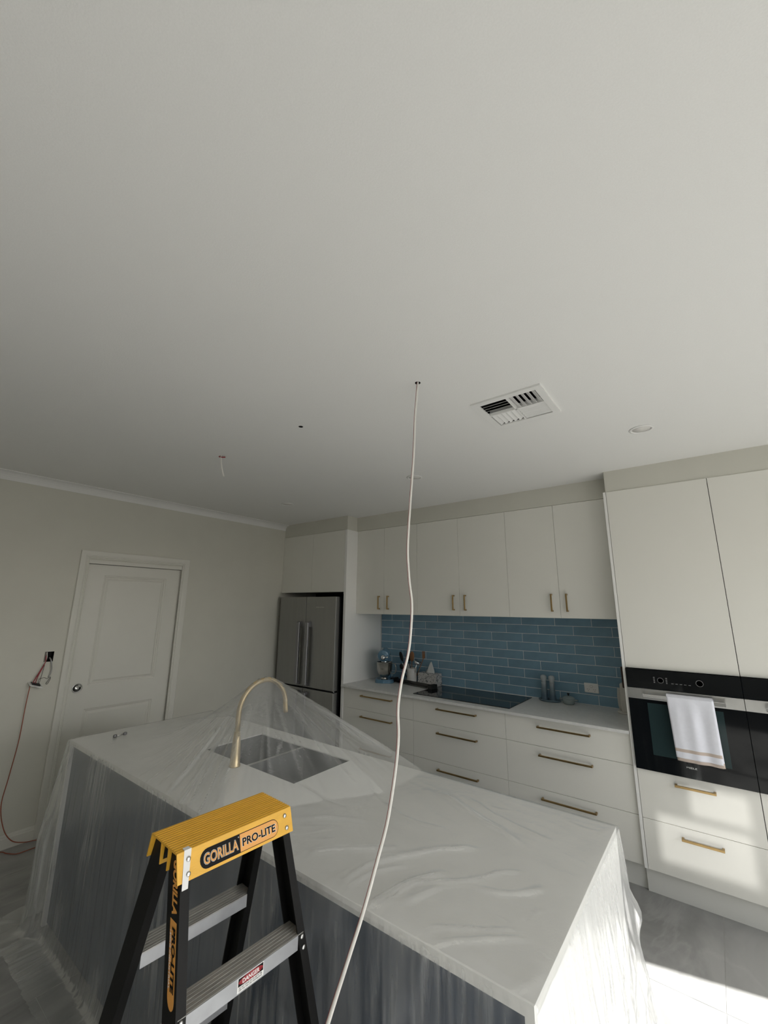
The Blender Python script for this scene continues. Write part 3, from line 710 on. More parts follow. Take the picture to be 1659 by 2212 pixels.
def bowl(x0, x1):
    mb = MB(); T = -.004; z = -.20; y0, y1 = .003, D_-.003; i = .012
    mb.quad((x0, y0, T), (x1, y0, T), (x1-i, y0+i, z), (x0+i, y0+i, z)); mb.quad((x1, y0, T), (x1, y1, T), (x1-i, y1-i, z), (x1-i, y0+i, z))
    mb.quad((x1, y1, T), (x0, y1, T), (x0+i, y1-i, z), (x1-i, y1-i, z)); mb.quad((x0, y1, T), (x0, y0, T), (x0+i, y0+i, z), (x0+i, y1-i, z))
    mb.quad((x0+i, y0+i, z), (x1-i, y0+i, z), (x1-i, y1-i, z), (x0+i, y1-i, z))
    b = mb.build('sink_bowl', M['sink'], t)
    MB().lathe([(0, .001), (.038, .001), (.042, .003), (.03, .004), (0, .002)], ((x0+x1)/2, D_/2, z), 20).build('drain', M['inox'], b)
bowl(.003, .372); bowl(.392, W_-.003)
bx(.372, .392, .003, D_-.003, -.05, -.004).build('divider', M['inox'], t)
# tap
t = thing('gooseneck_tap', 'brushed brass gooseneck tap holding up the plastic like a tent', 'tap', (2.22, -2.632, ZW))
MB().lathe([(0, .0005), (.027, .0005), (.027, .006), (.024, .010), (.0225, .06), (.019, .115), (.0135, .16), (.0, .16)], seg=26).build('tap_body', M['tap'], t)
arc = [(0, 0, .15), (0, 0, .20)]+[(0, .15-.15*math.cos(a), .235+.15*math.sin(a)) for a in [math.pi*k/22 for k in range(0, 22)]]+[(0, .3, .232), (0, .303, .21), (0, .305, .196)]
MB().tube(arc, .0128, 16).build('spout', M['tap'], t)
# two small fittings lying on the far left end of the island
t = thing('metal_fitting', 'small grey metal fitting with two knobs on the island far left end', 'fitting', (1.275, -2.795, ZW+.001), math.radians(100))
MB().tube([(-.03, 0, .012), (.03, 0, .012)], .004, 8).build('spindle', M['inox'], t)
for x in (-.03, .03): MB().lathe([(0, -.008), (.008, -.008), (.010, 0), (.008, .008), (0, .009)], (x, 0, .0125), 14, Matrix.Rotation(math.pi/2, 4, 'Y')).build('knob', M['steelbar'], t)

# ------------------------------------------------------------------ plastic drop sheet
E_ = .006; PX0, PX1, PY0, PY1 = IX0-E_, IX1+E_, IY0-E_, IY1+E_
ARCH = [Vector((2.22, -2.632+p[1], ZW+p[2]+.0155)) for p in arc if p[2] > .19]
POLY = [(2.99, -2.10), (2.6, -2.085), (2.2, -2.08), (1.7, -2.08), (1.3, -2.085), (1.13, -2.40), (1.45, -2.80), (2.0, -2.99), (2.35, -3.0), (2.66, -2.985), (2.80, -2.72), (3.0, -2.42)]
def raydist(a, d):
    best = 9
    for k in range(len(POLY)):
        p, q = Vector((*POLY[k], 0)), Vector((*POLY[(k+1) % len(POLY)], 0)); e = q-p
        den = d.x*e.y-d.y*e.x
        if abs(den) < 1e-9: continue
        w = p-a; tt = (w.x*e.y-w.y*e.x)/den; uu = (w.x*d.y-w.y*d.x)/den
        if tt > 0 and -1e-6 <= uu <= 1+1e-6: best = min(best, tt)
    return best
def tent(x, y):
    h = 0; p = Vector((x, y, 0)); rho_min = 1
    for a in ARCH[::2]+[ARCH[-1]]:
        b = Vector((a.x, a.y, 0)); v = p-b; r = v.length
        if r < 1e-5: return a.z-ZW, 0
        v.normalize(); f = r/raydist(b, v)
        if f >= 1: continue
        pw = 1.0+.75*max(0, -v.x)**1.5*max(0.0, 1-.2*abs(v.y))+.12*max(0, -v.y)
        hh = (a.z-ZW)*(1-f)**pw
        if hh > h: h = hh
        rho_min = min(rho_min, f)
    return h, rho_min
import numpy as np
CREASES = [
    (0.018, 0.50, [(3.081, -2.950), (3.095, -2.894), (3.175, -2.812), (3.288, -2.716)]),
    (0.020, 0.55, [(3.257, -2.979), (3.261, -2.901), (3.290, -2.805), (3.365, -2.689), (3.417, -2.624), (3.498, -2.554)]),
    (0.014, 0.50, [(3.283, -2.994), (3.294, -2.903), (3.330, -2.825), (3.369, -2.779)]),
    (0.016, 0.70, [(3.384, -3.009), (3.388, -2.918), (3.410, -2.839), (3.446, -2.773), (3.479, -2.726)]),
    (0.012, 0.60, [(3.397, -2.999), (3.407, -2.920), (3.429, -2.833), (3.497, -2.769), (3.557, -2.703), (3.587, -2.646), (3.641, -2.593)]),
    (0.018, 0.50, [(3.429, -2.943), (3.459, -2.879), (3.479, -2.829), (3.501, -2.776)]),
    (0.010, 0.60, [(3.541, -2.976), (3.561, -2.940), (3.615, -2.901), (3.674, -2.861), (3.726, -2.816)]),
    (0.008, 0.60, [(3.734, -2.768), (3.735, -2.734), (3.745, -2.715)]),
    (0.012, 0.40, [(3.574, -3.000), (3.608, -2.961), (3.691, -2.883), (3.751, -2.832)]),
    (0.030, 0.50, [(3.174, -2.257), (3.417, -2.381), (3.523, -2.426), (3.606, -2.437)]),
    (0.014, 0.35, [(3.282, -2.230), (3.450, -2.308), (3.556, -2.344), (3.669, -2.348)]),
    (0.010, 0.35, [(2.910, -2.428), (3.068, -2.496), (3.205, -2.536), (3.357, -2.517)]),
    (0.008, 0.50, [(3.391, -2.217), (3.416, -2.243), (3.483, -2.231)]),
    (0.010, 0.50, [(2.913, -2.831), (3.025, -2.748)]),
    (0.008, 0.50, [(2.959, -2.864), (3.043, -2.741)]),
    (0.006, 0.50, [(3.017, -2.857), (3.091, -2.792)]),
    (0.014, 0.30, [(3.551, -2.745), (3.624, -2.722), (3.679, -2.686), (3.726, -2.623)]),
    (0.010, 0.50, [(3.649, -3.110), (3.675, -3.062), (3.694, -3.017)]),
    (0.012, 0.35, [(3.777, -3.004), (3.793, -2.954), (3.812, -2.908)]),
    (0.010, 0.40, [(3.616, -2.616), (3.653, -2.586)]),
    (0.008, 0.60, [(3.728, -2.764), (3.733, -2.732), (3.747, -2.713)]),
    (0.012, 0.40, [(3.654, -2.713), (3.698, -2.666), (3.721, -2.614)]),
    (0.008, 0.40, [(3.786, -2.198), (3.797, -2.148), (3.808, -2.125)]),
    (0.008, 0.35, [(3.669, -2.165), (3.728, -2.189), (3.788, -2.183)]),
    (0.008, 0.40, [(3.778, -2.231), (3.782, -2.147)]),
    (0.010, 0.70, [(2.596, -2.699), (2.560, -2.644), (2.539, -2.612)]),
    (0.020, 0.35, [(2.875, -2.800), (2.977, -2.705), (3.102, -2.644)]),
    (0.014, 0.30, [(2.696, -2.705), (2.836, -2.641), (2.965, -2.615)]),
]
STREAKS = [
    (0.010, 0.50, (2.095, -2.991)),
    (0.010, 0.60, (2.188, -2.973)),
    (0.022, 0.80, (2.406, -3.003)),
    (0.012, 0.55, (2.456, -2.994)),
    (0.014, 0.60, (2.544, -2.997)),
    (0.030, 0.35, (2.277, -2.974)),
    (0.020, 0.30, (2.587, -2.948)),
    (0.012, 0.30, (2.010, -2.979)),
]
def segdist(xs, ys, P):
    d = np.full(xs.shape, 9.0); tt = np.zeros(xs.shape)
    for (ax, ay), (bx_, by) in zip(P, P[1:]):
        ex, ey = bx_-ax, by-ay; l2 = ex*ex+ey*ey
        u = np.clip(((xs-ax)*ex+(ys-ay)*ey)/l2, 0, 1); q = np.hypot(xs-ax-u*ex, ys-ay-u*ey); d = np.minimum(d, q)
    return d
def rdg(v): return (1-abs(v))**3
def topz(x, y):
    h, rho = tent(x, y)
    ang = math.atan2(y+2.48, x-2.22)
    z = h
    z += .010*rho*(1-rho)*4*rdg(noise.noise((ang*9, rho*.5, 3.3)))*(1 if h > .002 else .2)
    # loose arcs of wrinkles on the flat part
    fl_ = min(1, max(0, (rho-.72)/.28))
    rr = math.hypot(x-2.1, y+2.25); 
    wv = rdg(noise.noise((ang*3.2+rr*.9, rr*1.5, 1.7)))*.0035 + rdg(noise.noise((x*5.0+y*2, y*13+x*2.0, 4.1)))*.0015+.0006*rdg(noise.noise((x*22, y*9, 9.1)))
    ed = min(1, min(x-PX0, PX1-x, y-PY0, PY1-y)/.03)
    z += wv*fl_*max(.0, ed)
    return ZW+.0035+z
mb = MB(); bm = mb.bm
NX, NY = 380, 120
grid = [[bm.verts.new((PX0+(PX1-PX0)*i/NX, PY0+(PY1-PY0)*j/NY, 0)) for i in range(NX+1)] for j in range(NY+1)]
gx = np.array([[v.co.x for v in row] for row in grid]); gy = np.array([[v.co.y for v in row] for row in grid])
cz = np.zeros(gx.shape); cveil = np.zeros(gx.shape)
wob = np.array([[.012*noise.noise((v.co.x*9, v.co.y*9, 2.2)) for v in row] for row in grid])
for w, val, P in CREASES:
    P = [(p.x, p.y) for p in smoothcurve([(a, b, 0) for a, b in P], 5)] if len(P) > 2 else P
    d = segdist(gx+wob, gy+wob, P); k = np.exp(-(d/(w*.55))**2)
    ends = np.minimum(np.hypot(gx-P[0][0], gy-P[0][1]), np.hypot(gx-P[-1][0], gy-P[-1][1])); k = k*np.clip(ends/.06, .15, 1)
    cz += k*w*.28; cveil = np.maximum(cveil, k*val*.42)
    # softer companion folds beside each crease
    d2 = segdist(gx+wob+w*1.3, gy+wob*.5+w*.9, P); k2 = np.exp(-(d2/(w*.8))**2); cz += k2*w*.12
for w, val, p in STREAKS:
    P = [p, (2.22, -2.55)]
    d = segdist(gx+wob*.6, gy+wob*.6, P); r = np.hypot(gx-p[0], gy-p[1]); L_ = math.hypot(p[0]-2.22, p[1]+2.55)
    k = np.exp(-(d/(w*.6))**2)*np.clip(1-r/L_*1.25, 0, 1)**.5; cz += k*w*.25; cveil = np.maximum(cveil, k*val*.5)
edge = np.clip(np.minimum(np.minimum(gx-PX0, PX1-gx), np.minimum(gy-PY0, PY1-gy))/.012, 0, 1)
VEIL = []
for j, row in enumerate(grid):
    for i, v in enumerate(row):
        v.co.z = topz(v.co.x, v.co.y)+cz[j, i]*edge[j, i]
        h, rho = tent(v.co.x, v.co.y); a = math.atan2(v.co.y+2.48, v.co.x-2.22)
        far_ = min(1, max(0, (rho-.12)/.35)); t_ = (.03*min(1, h*7)+.17*rdg(noise.noise((a*14, rho*.4, 6.0)))*min(1, h*9)*far_) if h > .001 else 0
        if h > .001:                                                   # bright line of the taut ridge to the far edge, painted into the veil
            t_ += .30*far_*math.exp(-((a-.45)/.05)**2)*min(1, h*9)
        VEIL.append(cveil[j, i]+t_+.05*abs(noise.noise((v.co.x*7, v.co.y*7, 1.0))))
for j in range(NY):
    for i in range(NX): bm.faces.new((grid[j][i], grid[j][i+1], grid[j+1][i+1], grid[j+1][i])).smooth = True
# skirt: perimeter with arc length s, drop d
per = []
CR = 10
per += [(grid[0][i], (0, -1)) for i in range(NX+1)]
per += [(grid[0][NX], (math.sin(a), -math.cos(a))) for a in [math.pi/2*k/CR for k in range(1, CR)]]
per += [(grid[j][NX], (1, 0)) for j in range(NY+1)]
per += [(grid[NY][NX], (math.cos(a), math.sin(a))) for a in [math.pi/2*k/CR for k in range(1, CR)]]
per += [(grid[NY][i], (0, 1)) for i in range(NX, -1, -1)]
per += [(grid[NY][0], (-math.sin(a), math.cos(a))) for a in [math.pi/2*k/CR for k in range(1, CR)]]
per += [(grid[j][0], (-1, 0)) for j in range(NY, -1, -1)]
per += [(grid[0][0], (-math.cos(a), -math.sin(a))) for a in [math.pi/2*k/CR for k in range(1, CR)]]
corners = [(PX1, PY0, .022), (PX1, PY1, .008), (PX0, PY1, .05), (PX0, PY0, .06)]
drops = [.012, .026, .045]+[.045+.0215*k for k in range(1, 41)]+[.925, .945, .965, .99, 1.02]
ZF = .008
prev = [v for v, n in per]
arcl = []; sacc = 0
for k, (v, n) in enumerate(per):
    if k: sacc += max((v.co-per[k-1][0].co).length, .004)
    arcl.append(sacc)
def spos(k, d):
    v, n = per[k]; p = v.co; s = arcl[k]; top = p.z
    right = n[0] > .5; near = n[1] < -.5
    A = min(1, d/.45); amp = .014 if near else (.030 if right else .028)
    if near and p.x > 2.5: amp = .010
    lean = .10*(p.y+2.55) if right else 0                                  # pleats that fan out from the top edge
    f = rdg(noise.noise((s*11+lean*d*8, d*.5, 2.0)))*.6+rdg(noise.noise((s*26+lean*d*20, d*1.1, 5.0)))*.5+rdg(noise.noise((s*47, d*2.0, 7.0)))*.18
    if right:
        f += .35*rdg(noise.noise((s*30+d*5.0, d*5+s*6, 8.0)))
        # long diagonal tension folds running down from the near corner
        q = (p.y-PY0)-d*.55; f += .45*rdg(noise.noise((q*9.0, d*.7, 12.0)))
    off = .002+amp*A*f
    for cx, cy, ca in corners:
        r = math.hypot(p.x-cx, p.y-cy); off += ca*min(1, d/.5)**1.2*math.exp(-(r/.10)**2)
    if right:                                                               # the crumpled spike near the far corner
        off += .022*math.exp(-((p.y-PY1)/.03)**2)*max(0, 1-abs(d-.27)/.07) + .010*noise.noise((s*16, d*14, 3.0))*A
    z = top-d
    spread = .10 if (n[0] < -.5 or (near and p.x < 2.0)) else .03
    fl_x = max(0, d-.80)/.2; off += spread*fl_x*fl_x*.6
    if z < ZF+.02:
        off += max(0, ZF+.0-z)*.8; z = max(ZF+.006*abs(noise.noise((s*9, d*9, 1))), z)
    if near and p.x > 2.2: off = min(off, .032)                             # the sheet hangs clear of the ladder's feet
    return Vector((p.x+n[0]*off, p.y+n[1]*off, z))
for d in drops:
    cur = [bm.verts.new(spos(k, d)) for k in range(len(per))]
    for k, (v_, n_) in enumerate(per):
        q = arcl[k]; a_ = rdg(noise.noise((q*30, d*1.2, 5.0)))**2*.55*max(0, noise.noise((q*3, d*2.5, 9.0))+.35)+rdg(noise.noise((q*60, d*2.5, 15.0)))**3*.35*max(0, noise.noise((q*5, d*4, 3.0))+.2)
        if n_[0] < -.2 or (n_[1] < -.5 and v_.co.x < 1.5): a_ += .10*(1-max(0, (v_.co.x-1.1)/.4))
        if n_[0] > .3: a_ = a_*.6+.12
        VEIL.append(a_)
    n_ = len(per)
    for k in range(n_):
        a, b, c, e = prev[k], prev[(k+1) % n_], cur[(k+1) % n_], cur[k]
        try:
            if a is b: bm.faces.new((a, c, e)).smooth = True
            else: bm.faces.new((a, e, c, b)).smooth = True
        except ValueError: pass
    prev = cur
o = mb.build('plastic_sheet', M['film'])
va = o.data.attributes.new('veil', 'FLOAT', 'POINT'); va.data.foreach_set('value', [float(x) for x in VEIL])
tag(o, 'clear plastic drop sheet draped over the island and tented on its tap', 'plastic sheet')

# ------------------------------------------------------------------ step ladder (local: x = towards the treads' front, y along the cap)
t = thing('step_ladder', 'yellow-capped black step ladder with aluminium treads in front of the island', 'ladder', (3.122, -3.268, 0), math.radians(-3))
ZT, SL, FLR = 1.15, .31, .07
cap = MB()
cap.box(-.0685, .0685, -.155, .155, ZT-.0045, ZT, bev=.001)
ZC = 1.0955
def xo_(z): return .0685+SL*(ZT-z)               # outer plane of the slanted cap flanges
for sx in (1, -1):
    def q4(z): return [(sx*(xo_(z)-.004), -.155, z), (sx*xo_(z), -.155, z), (sx*xo_(z), .155, z), (sx*(xo_(z)-.004), .155, z)]
    cap.hexa(q4(ZC), q4(ZT-.0005))
capo = cap.build('top_cap', M['yellow'], t)
for x in (-.020, .018): bx(x, x+.003, -.152, .153, ZT-.05, ZT-.005).build('inner_rib', M['yellow'], capo)
for k in range(13):
    x = -.060+.010*k; bx(x-.0012, x+.0012, -.1545, .156, ZT, ZT+.0007).build('grip_ridge', M['yellow'], capo)
def xf(z): return .0640+SL*(ZT-z)                 # outer plane of the front flanges
def yo(z): return .146+FLR*(1.10-z)               # outer face of the webs
def rail(sx, sy):
    """C-channel rail: web outside, flanges turned in; sx=+1 front, sy=+1 right"""
    mb = MB(); z0, z1 = .02, ZT-.008; dpt, flw, th = .060, .021, .0038
    def pt(u, v, z): return (sx*(xf(z)-u), sy*(yo(z)-v), z)
    def bar(u0, u1, v0, v1):
        mb.hexa([pt(u0, v0, z0), pt(u1, v0, z0), pt(u1, v1, z0), pt(u0, v1, z0)], [pt(u0, v0, z1), pt(u1, v0, z1), pt(u1, v1, z1), pt(u0, v1, z1)])
    bar(0, th, 0, flw); bar(th, dpt-th, 0, th); bar(dpt-th, dpt, 0, flw)
    r = mb.build('rail', M['fibre'], t)
    f = MB(); f.hexa([pt(-.004, -.004, .0), pt(dpt+.004, -.004, .0), pt(dpt+.004, flw+.004, .0), pt(-.004, flw+.004, .0)], [pt(-.004, -.004, .06), pt(dpt+.004, -.004, .06), pt(dpt+.004, flw+.004, .06), pt(-.004, flw+.004, .06)])
    f.build('rubber_foot', M['black'], r)
    return r
rails = {(sx, sy): rail(sx, sy) for sx in (1, -1) for sy in (1, -1)}
rv = MB().lathe([(0, 0), (.0055, 0), (.005, .0022), (.0025, .0032), (0, .0033)], seg=12).mesh('rivet', M['inox'])
def rivet(parent, p, rot):
    o = put('rivet', rv, parent, p); o.rotation_euler = rot
for z in (.891, .601, .311):
    for sx in (1, -1):
        xo = xf(z)+.0005 if True else 0; w = yo(z)-.0045
        m_ = MB()
        xi = xo-.058
        m_.box(*sorted((sx*xi, sx*xo)), -w, w, z-.003, z)
        for k in range(6):
            x = xi+.005+k*.0095; m_.box(*sorted((sx*x, sx*(x+.004))), -w+.001, w-.001, z, z+.0006)
        tr = m_.build('tread', M['tread'], t)
        wi = w-.0165
        bx(*sorted((sx*(xo-.0025), sx*(xo+.001))), -wi, wi, z-.031, z-.0003).build('tread_face', M['alface'], tr)
        bx(*sorted((sx*xi, sx*(xi+.003))), -wi, wi, z-.031, z-.003).build('tread_lip', M['alface'], tr)
        for sy in (1, -1):
            for dz in (-.007, -.027): rivet(rails[(sx, sy)], (sx*(xf(z+dz)), sy*(yo(z+dz)-.0105), z+dz), (0, sx*math.pi/2, 0))
    # spreader bars
for sy in (1, -1):
    y = sy*(yo(.56)-.03)
    b = MB(); b.hexa([(-.21, y-.002, .50), (.21, y-.002, .50), (.21, y+.002, .50), (-.21, y+.002, .50)], [(-.21, y-.002, .518), (.21, y-.002, .518), (.21, y+.002, .518), (-.21, y+.002, .518)])
    b.build('spreader_bar', M['inox'], t)
for y, z in ((.133, 1.135), (.136, 1.108), (-.130, 1.134), (-.131, 1.108)): rivet(capo, (xo_(z)+(.0006 if y < 0 else 0), y, z), (0, math.pi/2-.30, 0))
# cap decal
def pill(y0, y1, z0, z1, rl, rr, x, n=10):
    zc, h = (z0+z1)/2, (z1-z0)/2; P = []
    P += [(y1-h+h*math.sin(a), zc-h*math.cos(a)) for a in [math.pi*k/n for k in range(n+1)]] if rr else [(y1, z0), (y1, z1)]
    P += [(y0+h-h*math.sin(a), zc+h*math.cos(a)) for a in [math.pi*k/n for k in range(n+1)]] if rl else [(y0, z1), (y0, z0)]
    mb = MB().prism(P, 'x', x, x+.0003)
    for v in mb.bm.verts: v.co.x += xo_(v.co.z)
    return mb
XF = .0002
dc = pill(-.1035, .1105, 1.1015, 1.1385, True, True, XF).build('logo_decal', M['inkblack'], capo)
pill(-.002, .1093, 1.1029, 1.1371, False, True, XF+.0003).build('orange_field', M['orange'], dc)
OY = (0, 1, 0); UZ = (0, 0, 1); US = (-SL, 0, 1)
def cp(y, z, e): return (xo_(z)+e, y, z)
lettering('GORILLA', .03, M['inkwhite'], dc, cp(-.0510, 1.1200, XF+.0006), OY, US, .0885, .0230, bold=.0013)
lettering('GORILLA', .03, M['inkblack'], dc, cp(-.0510, 1.1200, XF+.0009), OY, US, .0872, .0217, bold=.0008)
lettering('GORILLA', .03, M['orange'], dc, cp(-.0510, 1.1200, XF+.0012), OY, US, .086, .0205, bold=.0002)
lettering('PRO-LITE', .03, M['inkwhite'], dc, cp(.0523, 1.1198, XF+.0005), OY, US, .0985, .0180, bold=.0013)
lettering('PRO-LITE', .03, M['inkblack'], dc, cp(.0520, 1.1200, XF+.0008), OY, US, .096, .0170, bold=.0008)
lettering('®', .01, M['inkwhite'], dc, cp(-.0055, 1.133, XF+.0006), OY, US, .003, .003)
# strip of white tape folded over the cap's left corner
tp = MB()
def tq(z, y0, y1, e): return [(xo_(z)+e, y0, z), (xo_(z)+e+.0004, y0, z), (xo_(z)+e+.0004, y1, z), (xo_(z)+e, y1, z)]
tp.hexa(tq(1.084, -.1465, -.133, .0012), tq(1.1508, -.1385, -.122, .0004))
tp.hexa([(.056, -.137, 1.1506), (.0692, -.1385, 1.1506), (.0692, -.122, 1.1506), (.056, -.124, 1.1506)], [(.056, -.137, 1.1512), (.0692, -.1385, 1.1512), (.0692, -.122, 1.1512), (.056, -.124, 1.1512)])
o = tp.build('tape_strip', M['tape'], capo); o['label'] = 'strip of white tape over the cap corner'
# decal on the left front rail (outer web)
rl = rails[(1, -1)]
def wp(u, z, e=.0006): return Vector((xf(z)-u, -(yo(z)+e), z))      # u = distance back from the front flange
def web_quad(name, u0, u1, z0, z1, m, parent, e=.0004, round_bottom=False):
    mb = MB(); P = [(u1, z1), (u0, z1)]
    if round_bottom:
        c, h = (u0+u1)/2, (u1-u0)/2; P += [(c-h*math.cos(a), z0+.018-.018*math.sin(a)) for a in [math.pi*k/10 for k in range(11)]]
    else: P += [(u0, z0), (u1, z0)]
    A = [mb.bm.verts.new(wp(u, z, e)) for u, z in P]; B = [mb.bm.verts.new(wp(u, z, .0001)) for u, z in P]
    mb.bm.faces.new(A); n = len(P)
    for i in range(n): mb.bm.faces.new((A[i], A[(i+1) % n], B[(i+1) % n], B[i]))
    return mb.build(name, m, parent)
web_dn = (wp(.02, .9)-wp(.02, 1.0)).normalized(); web_bk = Vector((1, 0, 0))
sd = web_quad('side_decal', .010, .040, .896, 1.028, M['orange'], rl, round_bottom=True)
# text runs down the rail, letter tops towards the front
lettering('GORILLA', .03, M['orange'], sd, wp(.022, 1.082, .0009), web_dn, web_bk, .096, .024, bold=.0012)
lettering('PRO-LITE', .03, M['inkblack'], sd, wp(.0205, .970, .0011), web_dn, web_bk, .100, .0155, bold=.0010)
lettering('120KG INDUSTRIAL', .02, M['inkwhite'], sd, wp(.0345, .967, .0011), web_dn, web_bk, .092, .0055)
web_quad('maroon_label', .006, .052, .70, .868, M['maroon'], rl)
# danger sticker on the top front tread
xo = xf(.876)+.0075
def fp_(y0, y1, z0, z1, e): return bx(xf(.891)+.0015, xf(.891)+.0016+e, y0, y1, z0, z1)
tread0 = [c for c in t.children if c.name.startswith('tread')][0]
stk = fp_(-.026, .0405, .8625, .8895, .0002).build('danger_sticker', M['inkwhite'], tread0); stk['label'] = 'small red black and white danger sticker'
fp_(-.0245, .039, .8735, .8885, .0004).build('sticker_band', M['inkblack'], stk)
xs_ = xf(.891)+.0021
MB().lathe([(0, 0), (1, 0), (1, .0003), (0, .0003)], (xs_, .00725, .881), 32, Matrix.Diagonal((1, .031, .0072, 1)) @ Matrix.Rotation(math.pi/2, 4, 'Y')).build('red_oval', M['red'], stk)
lettering('DANGER', .02, M['inkwhite'], stk, (xs_+.0006, .00725, .881), OY, UZ, .043, .0085, bold=.0003)
lettering('DO NOT STAND ON OR ABOVE THIS', .01, M['inkblack'], stk, (xs_-.0002, .00725, .8705), OY, UZ, .059, .0034)
lettering('STEP YOU CAN LOSE YOUR BALANCE', .01, M['inkblack'], stk, (xs_-.0002, .00725, .8660), OY, UZ, .059, .0034)

# ------------------------------------------------------------------ ceiling fittings
# 4-way vent
t = thing('ceiling_vent', 'square white four-way air vent in the ceiling above the worktop', 'vent', (3.533, -2.0365, H))
mb = MB(); fo, fi = .1725, .1405
for (a, b, c, d) in ((-fo, fo, -fo, -fi), (-fo, fo, fi, fo), (-fo, -fi, -fi, fi), (fi, fo, -fi, fi)): mb.box(a, b, c, d, -.009, -.0003)
mb.build('vent_frame', M['white'], t)
mb = MB(); mb.box(-.004, .004, -fi, fi, -.008, .02); mb.box(-fi, fi, -.004, .004, -.008, .02); mb.build('cross_bar', M['white'], t)
M['slatmat'] = mat('vent_slat_white', (.78, .78, .765), .5)
def slat_mesh(sgn, L):
    mb = MB(); w = .0105; mb.hexa([(-L, -sgn*w-.0009, -.006), (L, -sgn*w-.0009, -.006), (L, -sgn*w+.0009, -.006), (-L, -sgn*w+.0009, -.006)], [(-L, sgn*w-.0009, .008), (L, sgn*w-.0009, .008), (L, sgn*w+.0009, .008), (-L, sgn*w+.0009, .008)])
    return mb.mesh('slat', M['slatmat'])
sl1, sl2 = slat_mesh(1, .066), slat_mesh(-1, .066)
q = (fi+.004)/2
for k in range(5):
    o_ = -.052+.0262*k
    put('slat', sl1, t, (-q, -q+o_, 0)); put('slat', sl2, t, (q, q+o_, 0))
    put('slat', sl1, t, (q+o_, -q, 0), math.pi/2); put('slat', sl2, t, (-q+o_, q, 0), math.pi/2)
mb = MB(); e = .152
mb.quad((-e, -e, .0), (-e, -e, .2), (e, -e, .2), (e, -e, 0)); mb.quad((e, e, 0), (e, e, .2), (-e, e, .2), (-e, e, 0))
mb.quad((-e, e, 0), (-e, e, .2), (-e, -e, .2), (-e, -e, 0)); mb.quad((e, -e, 0), (e, -e, .2), (e, e, .2), (e, e, 0)); mb.quad((-e, -e, .2), (-e, e, .2), (e, e, .2), (e, -e, .2))
mb.build('duct_box', M['gap'], t)
def downlight(label, x, y):
    t = thing('downlight', label, 'downlight', (x, y, H), group='recessed ceiling downlights')
    MB().lathe([(.061, -.0003), (.0605, -.004), (.052, -.006), (.047, -.003), (.047, -.0003)], seg=36).build('trim_ring', M['white'], t)
    MB().lathe([(.001, -.0016), (.046, -.0012), (.046, -.0004), (.001, -.0004)], seg=32).build('diffuser', M['lens'], t)
downlight('round white downlight in the ceiling right of the vent', 4.006, -1.36)
downlight('round white downlight in the ceiling behind the hanging cable', 2.463, -1.366)
downlight('round white downlight in the ceiling nearest the cornice', .942, -1.378)

# ------------------------------------------------------------------ cables
PXS = [(903, 828), (897, 900), (894, 980), (887, 1080), (881, 1180), (884, 1250), (890, 1310), (884, 1400), (868, 1470), (860, 1530), (861, 1590), (855, 1660), (838, 1770), (815, 1860), (785, 1970), (750, 2080), (708, 2212)]
pts = [(3.2635, -2.543, H+.05), (3.2635, -2.543, H)]
# bends of the cable as measured along its length: offsets in metres from the fixing
DEP = [(828, 1.908), (1080, 1.77), (1310, 1.60), (1530, 1.42), (1770, 1.22), (1860, 1.145), (1970, 1.060), (2080, .97), (2212, .87)]
def interp(y):
    for (a, c), (b, d) in zip(DEP, DEP[1:]):
        if y <= b: return c+(d-c)*(y-a)/(b-a)
for px, py in PXS[1:]:
    dep = interp(py)
    v = FW+R2*((px-829.5)/899.884)-U2*((py-1106)/899.884); p = CAM+v*dep
    pts.append(tuple(round(c, 4) for c in p))
pts += [(3.484, -3.30, .79), (3.52, -3.41, .70), (3.56, -3.50, .55), (3.60, -3.56, .30), (3.65, -3.60, .08), (3.76, -3.66, .012), (3.95, -3.75, .008)]
cv = smoothcurve(pts, 6)
t = thing('hanging_cable', 'long white twin cable with a red core hanging from the ceiling past the island', 'cable', (0, 0, 0))
wide = (.75, .66, 0)
MB().tube(cv, .0044, 12, flat=(wide, .6)).build('sheath', M['cable'], t)
off = Vector((-.0034, -.0030, 0))
MB().tube([p+off for p in cv], .0011, 6).build('red_core', M['redcore'], t)
t = thing('cable_stub', 'short white cable end with red tape at the ceiling, left of the empty hole', 'cable', (1.662, -2.549, H))
MB().tube(smoothcurve([(0, 0, .03), (.001, 0, 0), (.006, .002, -.05), (.020, .008, -.11), (.034, .014, -.15)], 6), .0055, 10).build('cable_end', M['cable'], t)
MB().tube(smoothcurve([(-.012, -.008, -.004), (.004, .0, -.010), (.03, .012, -.012)], 5), .0045, 8).build('red_tape', M['redcore'], t)

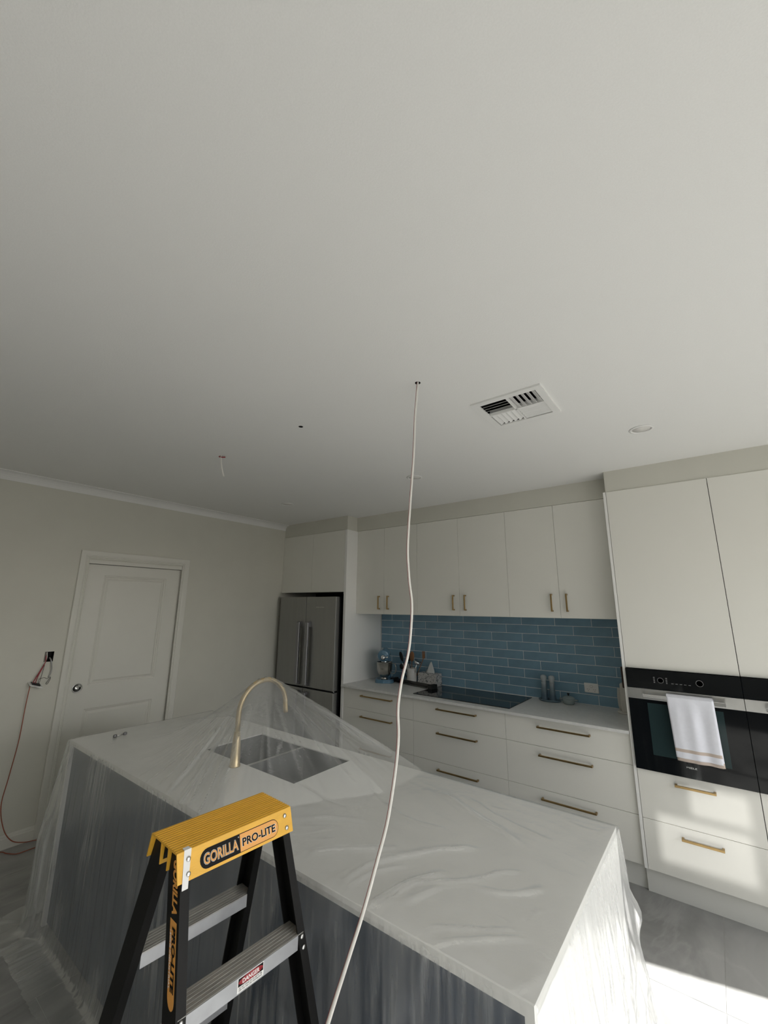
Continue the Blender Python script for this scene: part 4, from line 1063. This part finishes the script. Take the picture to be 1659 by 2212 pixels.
# ------------------------------------------------------------------ opened switch on the left wall
t = thing('open_wall_box', 'square hole in the left wall with loose wires, beside the door frame', 'wall box', (0, -2.874, 1.288))
y0, y1, z0, z1 = -.029, .029, -.038, .038
mb = MB(); mb.box(-.055, -.05, y0, y1, z0, z1); mb.box(-.05, 0.0005, y0, y0+.002, z0, z1); mb.box(-.05, .0005, y1-.002, y1, z0, z1); mb.box(-.05, .0005, y0+.002, y1-.002, z1-.002, z1); mb.box(-.05, .0005, y0+.002, y1-.002, z0, z0+.002)
mb.build('back_box', [M['gap']], t)
mb = MB(); mb.box(-.001, .0012, y0-.002, y0+.016, z0, z1+.001); mb.build('bracket_edge', M['plasterhole'], t)
def wire(nm, pts, r, m): return MB().tube(smoothcurve(pts, 6), r, 8).build(nm, m, t)
wire('red_wire', [(-.03, -.012, .02), (.006, -.020, .004), (.012, -.022, -.04), (.022, -.050, -.11), (.030, -.075, -.165), (.034, -.080, -.192)], .0035, M['redcore'])
wire('red_wire', [(-.03, -.006, .01), (.005, -.016, -.02), (.014, -.030, -.07), (.026, -.055, -.135), (.034, -.066, -.185)], .0030, M['redcore'])
wire('white_wire', [(-.03, -.008, .03), (.004, -.018, .03), (.010, -.016, -.01), (.012, -.030, -.06)], .0028, M['cable'])
wire('grey_cable', [(-.03, .012, -.01), (.006, .016, -.03), (.012, .026, -.085), (.010, .026, -.12), (.010, .016, -.155)], .0050, M['greycab'])
wire('black_wire', [(.010, -.022, -.06), (.024, -.032, -.12), (.034, -.042, -.185), (.036, -.050, -.178), (.034, -.046, -.16), (.03, -.018, -.150), (.028, .004, -.160), (.026, .022, -.150), (.026, .026, -.165), (.028, .012, -.200), (.030, .002, -.195), (.03, .010, -.180), (.028, .022, -.155)], .0016, M['black'])
t2_ = thing('switch_plate', 'white switch plate dangling from its wires beside the door frame', 'switch plate', (.034, -2.945, 1.092), 0)
mb = MB(); mb.box(-.036, .036, -.036, .052, -.004, .004, bev=.002)
o = mb.build('plate', M['white'], t2_); o.rotation_euler = (-.34, .25, 0)
mb = MB(); mb.box(-.02, .02, -.022, .034, .0045, .012); o = mb.build('switch_mechanism', M['black'], t2_); o.rotation_euler = (-.34, .25, 0)
cordp = [(.03, -2.968, 1.095), (.026, -2.972, .95), (.024, -2.974, .709), (.024, -2.992, .48), (.024, -3.006, .297), (.024, -2.968, .14), (.026, -2.911, .048), (.032, -2.84, .012), (.05, -2.77, .006), (.09, -2.715, .005), (.135, -2.715, .005), (.160, -2.76, .005), (.165, -2.85, .005), (.16, -2.905, .005), (.10, -2.945, .005), (.05, -2.969, .005), (.05, -3.06, .005), (.10, -3.2, .005)]
o = MB().tube(smoothcurve(cordp, 8), .0030, 8).build('draw_cord', M['cord']); tag(o, 'thin orange-red cord hanging down the left wall and trailing on the floor', 'cord')
